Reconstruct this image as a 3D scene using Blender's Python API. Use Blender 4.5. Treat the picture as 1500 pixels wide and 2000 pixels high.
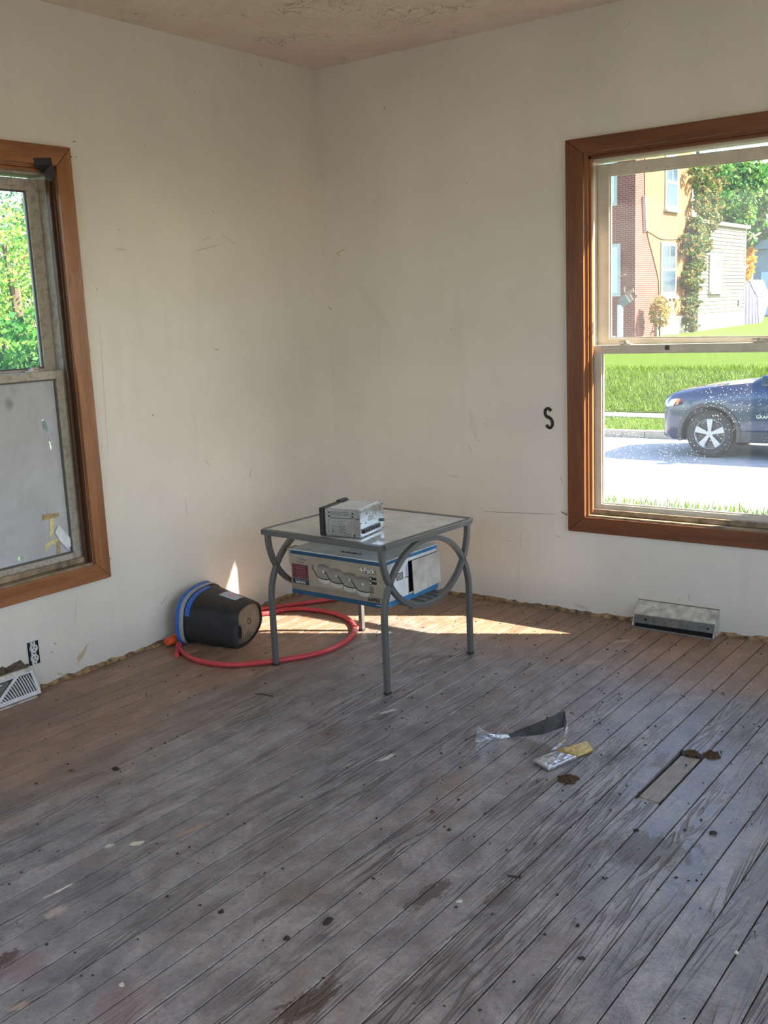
import bpy, bmesh, math, random
import numpy as np
from mathutils import Vector, Matrix

for o in list(bpy.data.objects):
    bpy.data.objects.remove(o, do_unlink=True)
SC = bpy.context.scene
COL = SC.collection
random.seed(7)

# ------------------------------------------------------------------ camera
FPX = 1994.838
YAW, PITCH, ROLL = 0.6408, 0.1922, -0.0430
CAM = Vector((3.2092, -3.9196, 1.3179))
FWD = Vector((-math.sin(YAW) * math.cos(PITCH), math.cos(YAW) * math.cos(PITCH), -math.sin(PITCH)))
_r = FWD.cross(Vector((0, 0, 1))).normalized()
_u = _r.cross(FWD)
RGT = math.cos(ROLL) * _r + math.sin(ROLL) * _u
UPV = -math.sin(ROLL) * _r + math.cos(ROLL) * _u
cam_data = bpy.data.cameras.new('camera')
cam_data.sensor_fit = 'VERTICAL'
cam_data.sensor_height = 24.0
cam_data.lens = FPX / 2000.0 * 24.0
cam_data.clip_end = 400
cam_data.clip_start = 0.05
cam = bpy.data.objects.new('camera', cam_data)
COL.objects.link(cam)
M = Matrix((RGT, UPV, -FWD)).transposed().to_4x4()
M.translation = CAM
cam.matrix_world = M
SC.camera = cam

# ------------------------------------------------------------------ sky, sun, exposure
SUN_TO = Vector((-1.869, -1.0, -1.75)).normalized()
world = bpy.data.worlds.new('World')
SC.world = world
world.use_nodes = True
wn = world.node_tree
for n_ in list(wn.nodes):
    wn.nodes.remove(n_)
wo = wn.nodes.new('ShaderNodeOutputWorld')
wb = wn.nodes.new('ShaderNodeBackground')
sky = wn.nodes.new('ShaderNodeTexSky')
sky.sky_type = 'NISHITA'
sky.sun_disc = False
sky.sun_elevation = math.asin(-SUN_TO.z)
sky.sun_rotation = math.atan2(-SUN_TO.x, -SUN_TO.y)
sky.dust_density = 1.0
sky.ozone_density = 1.2
wb.inputs['Strength'].default_value = 0.62
wn.links.new(sky.outputs[0], wb.inputs['Color'])
wn.links.new(wb.outputs[0], wo.inputs['Surface'])

sun_d = bpy.data.lights.new('sun', 'SUN')
sun_d.energy = 23.0
sun_d.angle = math.radians(0.6)
sun_d.color = (1.0, 0.90, 0.74)
sun = bpy.data.objects.new('sun', sun_d)
COL.objects.link(sun)
sun.rotation_euler = SUN_TO.to_track_quat('-Z', 'Y').to_euler()

def area_light(name, loc, target, sx, sy, power, color):
    d = bpy.data.lights.new(name, 'AREA')
    d.shape = 'RECTANGLE'; d.size = sx; d.size_y = sy
    d.energy = power; d.color = color
    o = bpy.data.objects.new(name, d)
    COL.objects.link(o)
    o.location = loc
    o.rotation_euler = (Vector(target) - Vector(loc)).to_track_quat('-Z', 'Y').to_euler()
    return o
# fill lamps added to brighten the room, in added windows behind the camera
area_light('fill_back', (2.3, -5.36, 1.30), (2.3, 0, 1.30), 2.5, 1.4, 8.8, (0.95, 0.98, 1.0))
area_light('fill_side', (4.86, -2.4, 1.30), (0, -2.4, 1.30), 2.3, 1.4, 4.2, (0.96, 0.98, 1.0))

SC.view_settings.view_transform = 'Standard'
SC.view_settings.look = 'None'
SC.view_settings.gamma = 1.0
SC.view_settings.use_curve_mapping = False
SC.view_settings.exposure = 0.35

# ------------------------------------------------------------------ pixel -> place helpers
def ray(px, py):
    return FWD + RGT * ((px - 750) / FPX) - UPV * ((py - 1000) / FPX)
def _pl(px, py, ax, v):
    d = ray(px, py)
    return CAM + d * ((v - CAM[ax]) / d[ax])
def fl(px, py, z=0.0): return _pl(px, py, 2, z)
def rw(px, py, y=0.0): return _pl(px, py, 1, y)
def lw(px, py, x=0.0): return _pl(px, py, 0, x)

# ------------------------------------------------------------------ node helpers
class NT:
    def __init__(s, name):
        s.m = bpy.data.materials.new(name)
        s.m.use_nodes = True
        s.t = s.m.node_tree
        for n_ in list(s.t.nodes): s.t.nodes.remove(n_)
        s.out = s.t.nodes.new('ShaderNodeOutputMaterial')
        s._geo = None
    def put(s, sock, v):
        if isinstance(v, bpy.types.NodeSocket): s.t.links.new(v, sock)
        else:
            if hasattr(sock, 'default_value'):
                try: sock.default_value = v
                except Exception:
                    sock.default_value = tuple(v) + (1.0,)
    def n(s, typ, ins=None, **at):
        nd = s.t.nodes.new(typ)
        for k, v in at.items(): setattr(nd, k, v)
        for k, v in (ins or {}).items(): s.put(nd.inputs[k], v)
        return nd
    def geo(s):
        if not s._geo: s._geo = s.n('ShaderNodeNewGeometry')
        return s._geo
    def pos(s): return s.geo().outputs['Position']
    def math(s, op, a, b=0.0, c=0.0, clamp=False):
        nd = s.n('ShaderNodeMath', operation=op, use_clamp=clamp)
        s.put(nd.inputs[0], a); s.put(nd.inputs[1], b); s.put(nd.inputs[2], c)
        return nd.outputs[0]
    def vmath(s, op, a, b=(0, 0, 0)):
        nd = s.n('ShaderNodeVectorMath', operation=op)
        s.put(nd.inputs[0], a); s.put(nd.inputs[1], b)
        return nd.outputs['Value'] if op in ('LENGTH', 'DOT_PRODUCT', 'DISTANCE') else nd.outputs[0]
    def noise(s, vec, scale, detail=3.0, rough=0.55, dist=0.0):
        nd = s.n('ShaderNodeTexNoise', {'Vector': vec, 'Scale': scale, 'Detail': detail, 'Roughness': rough, 'Distortion': dist})
        return nd.outputs['Fac']
    def voro(s, vec, scale, feature='F1'):
        nd = s.n('ShaderNodeTexVoronoi', {'Vector': vec, 'Scale': scale}, feature=feature)
        return nd.outputs['Distance']
    def rng(s, v, a, b, c=0.0, d=1.0, smooth=False):
        nd = s.n('ShaderNodeMapRange', {'Value': v, 'From Min': a, 'From Max': b, 'To Min': c, 'To Max': d})
        nd.clamp = True
        if smooth: nd.interpolation_type = 'SMOOTHSTEP'
        return nd.outputs[0]
    def mix(s, f, a, b, mode='MIX'):
        nd = s.n('ShaderNodeMix', data_type='RGBA', blend_type=mode)
        s.put(nd.inputs[0], f); s.put(nd.inputs[6], a if isinstance(a, bpy.types.NodeSocket) else tuple(a[:3]) + (1.0,))
        s.put(nd.inputs[7], b if isinstance(b, bpy.types.NodeSocket) else tuple(b[:3]) + (1.0,))
        return nd.outputs[2]
    def scale(s, vec, sc):
        return s.vmath('MULTIPLY', vec, sc)
    def xyz(s, vec):
        nd = s.n('ShaderNodeSeparateXYZ', {0: vec}); return nd.outputs
    def comb(s, x, y, z):
        nd = s.n('ShaderNodeCombineXYZ'); s.put(nd.inputs[0], x); s.put(nd.inputs[1], y); s.put(nd.inputs[2], z); return nd.outputs[0]
    def ell(s, vec, c, a, b, ang=0.0, wob=None, soft=0.5):
        """1 inside an ellipse (centre c, half axes a,b, degrees ang)."""
        mp = s.n('ShaderNodeMapping', {'Vector': vec, 'Location': (c[0], c[1], 0), 'Rotation': (0, 0, math.radians(ang)), 'Scale': (a, b, 1e3)}, vector_type='TEXTURE')
        L = s.vmath('LENGTH', mp.outputs[0])
        if wob is not None: L = s.math('ADD', L, wob)
        return s.rng(L, 1.0 - soft * 0.5, 1.0 + soft * 0.5, 1.0, 0.0, True)
    def bump(s, h, strength=0.3, dist=0.01, normal=None):
        nd = s.n('ShaderNodeBump', {'Height': h, 'Strength': strength, 'Distance': dist})
        if normal is not None: s.put(nd.inputs['Normal'], normal)
        return nd.outputs[0]
    def bsdf(s, color, rough=0.5, metal=0.0, normal=None, spec=0.5, **kw):
        ins = {'Base Color': color if isinstance(color, bpy.types.NodeSocket) else tuple(color[:3]) + (1.0,), 'Roughness': rough, 'Metallic': metal, 'Specular IOR Level': spec}
        ins.update(kw)
        nd = s.n('ShaderNodeBsdfPrincipled', ins)
        if normal is not None: s.put(nd.inputs['Normal'], normal)
        return nd.outputs[0]
    def done(s, sh):
        s.t.links.new(sh, s.out.inputs['Surface'])
        return s.m

def mul(c, k): return tuple(min(1.0, x * k) for x in c)
_cache = {}
def simple(name, color, rough=0.5, metal=0.0, var=0.12, scale=40.0, bump=0.0, spec=0.5, stretch=(1, 1, 1)):
    if name in _cache: return _cache[name]
    t = NT(name)
    v = t.scale(t.pos(), stretch)
    f = t.noise(v, scale, 3)
    col = t.mix(t.rng(f, 0.3, 0.7), mul(color, 1 - var), mul(color, 1 + var))
    nor = t.bump(f, bump, 0.004) if bump else None
    r = t.rng(f, 0.3, 0.7, max(0.02, rough - 0.06), min(1, rough + 0.06))
    _cache[name] = t.done(t.bsdf(col, r, metal, nor, spec))
    return _cache[name]

# ------------------------------------------------------------------ surface materials
def mat_wall(name, plane, base, marks):
    t = NT(name)
    p = t.pos(); o = t.xyz(p)
    v = t.comb(o['Y'], o['Z'], 0) if plane == 'x' else t.comb(o['X'], o['Z'], 0)
    big = t.noise(p, 1.3, 4, 0.6)
    streak = t.noise(t.scale(p, (7, 7, 0.9)), 1.6, 4, 0.6)
    fine = t.noise(p, 60, 4, 0.6)
    col = t.mix(t.rng(big, 0.3, 0.7), mul(base, 0.89), mul(base, 1.06))
    col = t.mix(t.rng(streak, 0.55, 0.8, 0, 0.22), col, mul(base, 0.72))
    # small specks and chips
    sp = t.voro(t.vmath('ADD', p, t.comb(t.math('MULTIPLY', fine, .01), 0, 0)), 5.2)
    keep = t.rng(t.noise(p, 3.1, 2), 0.54, 0.58)
    col = t.mix(t.math('MULTIPLY', t.rng(sp, 0.016, 0.028, 1, 0), keep), col, (0.10, 0.085, 0.06))
    # scuffs
    sc = t.noise(t.scale(p, (1, 1, 2.5)), 9, 6, 0.75, 1.2)
    col = t.mix(t.rng(sc, 0.66, 0.74, 0, 0.30), col, mul(base, 0.55))
    # grime above the floor
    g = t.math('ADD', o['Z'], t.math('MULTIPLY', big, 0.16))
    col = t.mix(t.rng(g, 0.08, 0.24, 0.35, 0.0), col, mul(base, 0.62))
    wob = t.rng(t.noise(p, 38, 4, 0.7), 0.2, 0.8, -0.45, 0.45)
    for (c, a, b, ang, colr, k) in marks:
        col = t.mix(t.math('MULTIPLY', t.ell(v, c, a, b, ang, wob), k), col, colr)
    bh = t.math('ADD', t.math('MULTIPLY', t.noise(p, 5, 4), 0.8), t.math('MULTIPLY', fine, 0.12))
    nor = t.bump(bh, 0.25, 0.006)
    return t.done(t.bsdf(col, 0.55, 0, nor, 0.35))

def Lm(px0, py0, px1, py1, wpx, col, k, side):
    """mark along a pixel segment on a wall -> ellipse"""
    f = (lambda a, b: (lw(a, b).y, lw(a, b).z)) if side == 'L' else (lambda a, b: (rw(a, b).x, rw(a, b).z))
    A = f(px0, py0); B = f(px1, py1)
    d = (B[0] - A[0], B[1] - A[1]); ln = math.hypot(*d)
    return (((A[0] + B[0]) / 2, (A[1] + B[1]) / 2), max(ln / 2, 0.003), wpx * 0.0011, math.degrees(math.atan2(d[1], d[0])), col, k)

DK = (0.10, 0.085, 0.07); TAN = (0.50, 0.36, 0.17); GR = (0.36, 0.33, 0.27); GRN = (0.45, 0.47, 0.36)
marks_R = [Lm(944, 999, 1092, 1005, 1.2, DK, .8, 'R'), Lm(988, 1056, 1000, 1057, 1.0, DK, .6, 'R'),
           Lm(880, 929, 896, 932, 6, TAN, .35, 'R'), Lm(913, 865, 922, 885, 2, GR, .6, 'R'), Lm(934, 858, 938, 864, 2, GR, .6, 'R'),
           Lm(943, 826, 950, 831, 1.5, GR, .6, 'R'), Lm(918, 800, 930, 860, 14, GR, .16, 'R'), Lm(1094, 930, 1100, 945, 2, GR, .6, 'R'),
           Lm(656, 496, 672, 486, 2.5, TAN, .8, 'R'), Lm(660, 497, 663, 500, 3, TAN, .8, 'R'), Lm(912, 357, 912, 359, 1.5, DK, .9, 'R'),
           Lm(1020, 990, 1011, 1170, 1.5, GR, .25, 'R'), Lm(696, 800, 706, 800, 1.4, GR, .6, 'R'), Lm(642, 600, 648, 606, 3, TAN, .7, 'R'),
           Lm(1325, 1168, 1328, 1174, 2, GR, .7, 'R'), Lm(1345, 1160, 1347, 1172, 2, GR, .7, 'R'), Lm(1222, 55, 1234, 38, 1.5, GR, .5, 'R'),
           Lm(1085, 1045, 1095, 1050, 4, GR, .4, 'R'), Lm(1120, 1180, 1150, 1190, 6, GR, .4, 'R'), Lm(880, 640, 882, 646, 2, DK, .5, 'R'),
           Lm(750, 208, 752, 214, 1.5, DK, .7, 'R'), Lm(750, 248, 751, 252, 1.5, DK, .7, 'R'), Lm(700, 560, 760, 640, 18, GR, .08, 'R')]
marks_L = [Lm(152, 1295, 172, 1258, 7, TAN, .75, 'L'), Lm(150, 1290, 158, 1275, 6, TAN, .6, 'L'),
           Lm(380, 490, 430, 478, 2, GR, .5, 'L'), Lm(430, 455, 462, 480, 1.5, GR, .45, 'L'), Lm(395, 470, 410, 462, 3, TAN, .4, 'L'),
           Lm(418, 682, 428, 683, 3, GR, .7, 'L'), Lm(195, 640, 212, 900, 3, GR, .28, 'L'), Lm(487, 935, 491, 912, 3, TAN, .6, 'L'),
           Lm(362, 970, 366, 1010, 1.5, GR, .45, 'L'), Lm(402, 900, 412, 912, 2, GR, .5, 'L'), Lm(415, 410, 416, 415, 2, DK, .8, 'L'),
           Lm(142, 276, 148, 277, 1.6, DK, .95, 'L'), Lm(138, 305, 141, 307, 2.4, DK, .95, 'L'), Lm(146, 306, 150, 307, 1, DK, .9, 'L'),
           Lm(232, 448, 233, 450, 1.6, DK, .9, 'L'), Lm(189, 564, 190, 566, 1.6, DK, .9, 'L'), Lm(380, 178, 381, 179, 1.6, DK, .9, 'L'),
           Lm(170, 668, 178, 690, 2, GR, .6, 'L'), Lm(205, 1083, 218, 1093, 2.2, DK, .7, 'L'), Lm(315, 1180, 328, 1162, 3, GR, .5, 'L'),
           Lm(104, 1255, 110, 1258, 2.5, DK, .6, 'L'), Lm(98, 1275, 103, 1273, 2, DK, .6, 'L'), Lm(112, 1315, 124, 1318, 4, TAN, .7, 'L'),
           Lm(226, 486, 246, 488, 4, GRN, .5, 'L'), Lm(505, 120, 512, 133, 1.6, DK, .7, 'L'), Lm(150, 1160, 146, 1215, 2, GR, .35, 'L'),
           Lm(280, 275, 285, 290, 2, GRN, .5, 'L'), Lm(515, 1160, 522, 1172, 1.6, TAN, .8, 'L')]
WALLC = (0.765, 0.725, 0.648)
M_WR = mat_wall('plaster_right', 'y', WALLC, marks_R)
M_WL = mat_wall('plaster_left', 'x', WALLC, marks_L)

def mat_ceiling():
    t = NT('textured_ceiling')
    p = t.pos()
    f = t.noise(p, 26, 6, 0.7, 0.6); b = t.noise(p, 5, 4)
    crk = t.voro(t.vmath('ADD', p, t.scale(t.n('ShaderNodeTexNoise', {'Vector': p, 'Scale': 6.0, 'Detail': 4.0}).outputs['Color'], (.5, .5, .5))), 7.0, 'DISTANCE_TO_EDGE')
    cm = t.math('MULTIPLY', t.rng(crk, 0.0, 0.02, 1, 0), t.rng(t.noise(p, 3.3, 3), 0.52, 0.62))
    col = t.mix(t.rng(b, 0.3, 0.7), (0.84, 0.70, 0.59), (0.92, 0.79, 0.68))
    col = t.mix(t.rng(f, 0.62, 0.74, 0, 0.4), col, (0.40, 0.32, 0.24))
    col = t.mix(t.math('MULTIPLY', cm, 0.6), col, (0.22, 0.17, 0.12))
    h = t.math('SUBTRACT', t.math('ADD', t.math('MULTIPLY', f, 1.0), b), t.math('MULTIPLY', cm, 0.6))
    return t.done(t.bsdf(col, 0.7, 0, t.bump(h, 0.9, 0.016), 0.3))
M_CEIL = mat_ceiling()

def mat_floor():
    t = NT('worn_painted_boards')
    p = t.pos(); o = t.xyz(p)
    oi = t.n('ShaderNodeObjectInfo').outputs['Random']
    off = t.comb(t.math('MULTIPLY', oi, 17.0), t.math('MULTIPLY', oi, 41.0), 0)
    q = t.vmath('ADD', p, off)
    # grain lines along the board (rings distorted)
    rings = t.noise(t.scale(q, (16, 1.1, 1)), 1.0, 3, 0.5, 0.9)
    wave = t.math('SINE', t.math('MULTIPLY', rings, 70.0))
    fib = t.noise(t.scale(q, (120, 5, 1)), 1.0, 4, 0.6)
    worn = t.noise(t.scale(q, (5, 0.9, 1)), 1.0, 4, 0.6)
    showgrain = t.rng(worn, 0.46, 0.60)
    big = t.noise(p, 1.7, 5, 0.65)
    mid = t.noise(t.scale(p, (1.6, 1.0, 1)), 8.0, 6, 0.72, 0.4)
    fine = t.noise(p, 90, 4, 0.7)
    brown = (0.235, 0.142, 0.090); grey = (0.172, 0.160, 0.166); pale = (0.40, 0.375, 0.365); dark = (0.085, 0.068, 0.060)
    col = t.mix(t.rng(mid, 0.38, 0.70), grey, pale)
    col = t.mix(t.rng(fine, 0.52, 0.70, 0, 0.55), col, dark)
    col = t.mix(t.rng(t.noise(t.scale(p, (1, .7, 1)), 3.2, 5, .7), 0.56, 0.68, 0, 0.5), col, (0.23, 0.15, 0.12))
    # the brown painted border left along the walls (the middle wore to grey)
    dx = t.math('ADD', o['X'], t.math('MULTIPLY', t.math('SUBTRACT', big, 0.5), 0.8))
    dy = t.math('ADD', t.math('MULTIPLY', o['Y'], -1.25), t.math('MULTIPLY', t.math('SUBTRACT', big, 0.5), 0.8))
    near = t.math('MINIMUM', dx, dy)
    bf = t.rng(near, 0.45, 0.95, 1.0, 0.0, True)
    bcol = t.mix(t.rng(mid, 0.35, 0.7), brown, mul(brown, 1.75))
    bcol = t.mix(t.rng(fine, 0.5, 0.7, 0, 0.45), bcol, mul(brown, .5))
    bcol = t.mix(t.rng(mid, 0.62, 0.70, 0, 0.5), bcol, pale)
    col = t.mix(t.math('MULTIPLY', bf, 0.9), col, bcol)
    # per board tone
    col = t.mix(1.0, col, t.comb(*[t.rng(oi, 0, 1, 0.84, 1.10)] * 3), 'MULTIPLY')
    # exposed grain
    gl = t.math('MULTIPLY', t.rng(wave, 0.1, 0.9, 0, 1), t.math('MULTIPLY', showgrain, t.math('SUBTRACT', 1.0, t.math('MULTIPLY', bf, .6))))
    col = t.mix(t.math('MULTIPLY', gl, 0.75), col, dark)
    col = t.mix(t.math('MULTIPLY', t.rng(fib, 0.55, 0.75), 0.30), col, pale)
    # stains and chips that lie where the photograph has them
    wob = t.rng(t.noise(t.scale(p, (1.6, .8, 1)), 30, 5, 0.75), 0.25, 0.75, -0.85, 0.85)
    def st(px0, py0, px1, py1, w, c, k, soft=0.35):
        nonlocal col
        A = fl(px0, py0); B = fl(px1, py1); d = B - A
        m = t.math('MULTIPLY', t.ell(p, ((A.x + B.x) / 2, (A.y + B.y) / 2), d.length / 2, w, math.degrees(math.atan2(d.y, d.x)), wob, soft), k)
        col = t.mix(m, col, c)
        return m
    DB = (0.075, 0.055, 0.042)
    dull = st(800, 1772, 872, 1722, .022, DB, .75)
    for a in [(945, 1775, 1015, 1712, .020, DB, .6), (1180, 1660, 1350, 1660, .075, DB, .55), (-30, 1890, 42, 1858, .022, (0.07, .04, .025), .85),
              (540, 2000, 655, 1922, .030, (0.085, .05, .033), .85), (195, 1625, 285, 1578, .018, DB, .45),
              (1190, 1490, 1225, 1460, .025, DB, .5), (1275, 1500, 1300, 1470, .022, DB, .4), (490, 1800, 570, 1755, .015, DB, .4),
              (1175, 1570, 1200, 1550, .03, DB, .35)]:
        dull = t.math('MAXIMUM', dull, st(*a))
    for a in [(250, 1650, 282, 1644, .008, (.75, .68, .58), .95), (205, 1655, 222, 1648, .007, (.7, .66, .6), .9), (95, 1748, 150, 1722, .004, (.7, .62, .52), .9),
              (85, 1790, 130, 1770, .016, (.62, .5, .4), .55), (0, 1900, 90, 1870, .05, (.26, .16, .17), .55), (180, 1990, 300, 1935, .06, (.30, .19, .18), .45),
              (20, 1970, 60, 1955, .012, (.6, .45, .33), .5), (330, 1640, 420, 1600, .008, (.5, .32, .2), .55), (740, 1485, 772, 1472, .010, (.72, .68, .62), .85),
              (505, 1372, 640, 1350, .03, (.30, .28, .27), .3), (745, 1392, 775, 1384, .012, (.7, .68, .64), .7), (1195, 1255, 1230, 1250, .01, (.6, .55, .48), .4)]:
        st(*a)
    # dark pits
    pit = t.voro(t.scale(p, (1, .55, 1)), 11.0)
    col = t.mix(t.math('MULTIPLY', t.rng(pit, 0.03, 0.055, 1, 0), t.rng(t.noise(p, 4, 2), .55, .6)), col, (0.02, 0.016, 0.013))
    h = t.math('ADD', t.math('MULTIPLY', gl, -0.9), t.math('ADD', t.math('MULTIPLY', fib, 0.25), t.math('MULTIPLY', mid, 0.8)))
    h = t.math('ADD', h, t.math('MULTIPLY', fine, 0.25))
    nor = t.bump(h, 0.75, 0.005)
    r = t.rng(mid, 0.3, 0.7, 0.27, 0.45)
    r = t.math('ADD', r, t.math('MULTIPLY', dull, 0.25))
    r = t.math('ADD', r, t.math('MULTIPLY', bf, 0.08))
    return t.done(t.bsdf(col, r, 0, nor, 0.62))
M_FLOOR = mat_floor()
M_SUB = simple('dark_subfloor', (0.018, 0.014, 0.011), 0.9)

def mat_wood(name, c0, c1, axis, rough=0.35):
    t = NT(name)
    p = t.pos()
    sc = {'x': (2.0, 24, 24), 'y': (24, 2.0, 24), 'z': (24, 24, 2.0)}[axis]
    g = t.noise(t.scale(p, sc), 1.0, 5, 0.6, 0.8)
    f = t.noise(t.scale(p, tuple(k * 6 for k in sc)), 1.0, 4, 0.6)
    col = t.mix(t.rng(g, 0.32, 0.68), c0, c1)
    col = t.mix(t.rng(f, 0.5, 0.75, 0, 0.45), col, mul(c0, 0.55))
    kn = t.voro(t.scale(p, tuple(1.2 + 1.4 * (k > 10) for k in sc)), 2.2)
    col = t.mix(t.rng(kn, 0.03, 0.10, 0.55, 0), col, mul(c0, .45))
    chips = t.math('MULTIPLY', t.rng(t.voro(p, 14.0), 0.02, 0.035, 1, 0), t.rng(t.noise(p, 5, 2), .55, .6))
    col = t.mix(chips, col, (0.66, 0.5, 0.33))
    return t.done(t.bsdf(col, t.rng(f, .3, .7, rough - .08, rough + .1), 0, t.bump(t.math('ADD', g, f), 0.12, 0.003), 0.5))
W0, W1 = (0.125, 0.042, 0.016), (0.23, 0.080, 0.030)
L0, L1 = (0.23, 0.088, 0.032), (0.36, 0.150, 0.058)
M_WOOD = {(k, a): mat_wood('casing_wood_%s_%s' % (k, a), *(c), a) for k, c in (('r', (W0, W1)), ('l', (L0, L1))) for a in 'xyz'}

def mat_sash(name, k, dk):
    t = NT(name)
    p = t.pos()
    f = t.noise(t.scale(p, (1, 1, 1)), 14, 5, .7)
    col = t.mix(t.rng(f, .35, .7), mul((0.62, 0.56, 0.46), k), mul((0.74, 0.69, 0.60), k))
    col = t.mix(t.rng(t.noise(p, 45, 5, .75), .60 - dk, .74 - dk, 0, .55), col, (0.20, 0.15, 0.10))
    return t.done(t.bsdf(col, .45, 0, t.bump(f, .1, .003), .4))
M_SASH = mat_sash('aged_vinyl_sash', .92, 0.0)
M_SASHL = mat_sash('dark_vinyl_sash', .62, .12)  # left sash: darker base, denser dark mottling
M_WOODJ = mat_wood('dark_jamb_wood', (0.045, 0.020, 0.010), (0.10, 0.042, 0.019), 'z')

def mat_pane(name, haze, speck_scale, speck, extra=None, tint=(1, 1, 1)):
    t = NT(name)
    p = t.pos()
    tr = t.n('ShaderNodeBsdfTransparent', {'Color': tuple(tint) + (1.0,)}).outputs[0]
    gl = t.n('ShaderNodeBsdfGlossy', {'Color': (1, 1, 1, 1), 'Roughness': 0.03}).outputs[0]
    fr = t.math('POWER', t.n('ShaderNodeLayerWeight', {'Blend': .5}).outputs['Facing'], 4.0)
    base = t.n('ShaderNodeMixShader', {0: t.math('MULTIPLY', fr, .35), 1: tr, 2: gl}).outputs[0]
    df = t.n('ShaderNodeBsdfDiffuse', {'Color': (.86, .87, .9, 1)}).outputs[0]
    tl = t.n('ShaderNodeBsdfTranslucent', {'Color': (.9, .92, .96, 1)}).outputs[0]
    dirt = t.n('ShaderNodeMixShader', {0: .6, 1: df, 2: tl}).outputs[0]
    hz = t.math('MULTIPLY', t.rng(t.noise(p, 5, 5, .7, .5), .25, .75, .5, 1.5), haze)
    sp = t.math('MULTIPLY', t.rng(t.voro(p, speck_scale), .10, .17, 1, 0), t.rng(t.noise(p, 4.5, 3, .6), .44, .60))
    fac = t.math('ADD', hz, t.math('MULTIPLY', sp, speck), clamp=True)
    if extra: fac = extra(t, p, fac)
    return t.done(t.n('ShaderNodeMixShader', {0: fac, 1: base, 2: dirt}).outputs[0])
M_PANE_U = mat_pane('dirty_glass_upper', 0.030, 90, .2)
M_PANE_L = mat_pane('dusty_glass_lower', 0.018, 85, .8)
M_PANE_LU = mat_pane('dirty_glass_left', 0.03, 90, .1)
def _film(t, p, fac):
    o = t.xyz(p); v = t.comb(o['Y'], o['Z'], 0)
    wob = t.rng(t.noise(p, 26, 4, .7), .2, .8, -.5, .5)
    A = lw(86, 832, -.06); B = lw(40, 1090, -.06); Cc = lw(96, 865, -.06)
    clear = t.math('MAXIMUM', t.ell(v, (A.y, A.z), .012, .022, 20, wob), t.math('MAXIMUM', t.ell(v, (B.y, B.z), .014, .010, 0, wob), t.ell(v, (Cc.y, Cc.z), .003, .03, 8, wob)))
    return t.math('SUBTRACT', 0.985, t.math('MULTIPLY', clear, .75))
def mat_film():
    t = NT('soaped_over_glass')
    p = t.pos()
    b = t.noise(p, 5, 5, .7, .6)
    bl = t.math('MULTIPLY', t.rng(t.voro(t.vmath('ADD', p, t.scale(t.n('ShaderNodeTexNoise', {'Vector': p, 'Scale': 9.0}).outputs['Color'], (.1, .1, .1))), 9.0), .10, .28, 1, 0), t.rng(t.noise(p, 3, 2), .45, .6))
    col = t.mix(t.rng(b, .3, .7), (.50, .49, .50), (.62, .61, .62))
    col = t.mix(t.math('MULTIPLY', bl, .8), col, (.30, .285, .29))
    col = t.mix(t.rng(t.noise(t.scale(p, (1, 1, .35)), 22, 5, .7), .55, .72, 0, .4), col, (.40, .385, .39))
    df = t.n('ShaderNodeBsdfDiffuse', {'Color': col}).outputs[0]
    tl = t.n('ShaderNodeBsdfTranslucent', {'Color': col}).outputs[0]
    milk = t.n('ShaderNodeMixShader', {0: .22, 1: df, 2: tl}).outputs[0]
    tr = t.n('ShaderNodeBsdfTransparent').outputs[0]
    return t.done(t.n('ShaderNodeMixShader', {0: _film(t, p, None), 1: tr, 2: milk}).outputs[0])
M_FILM = mat_film()

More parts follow.
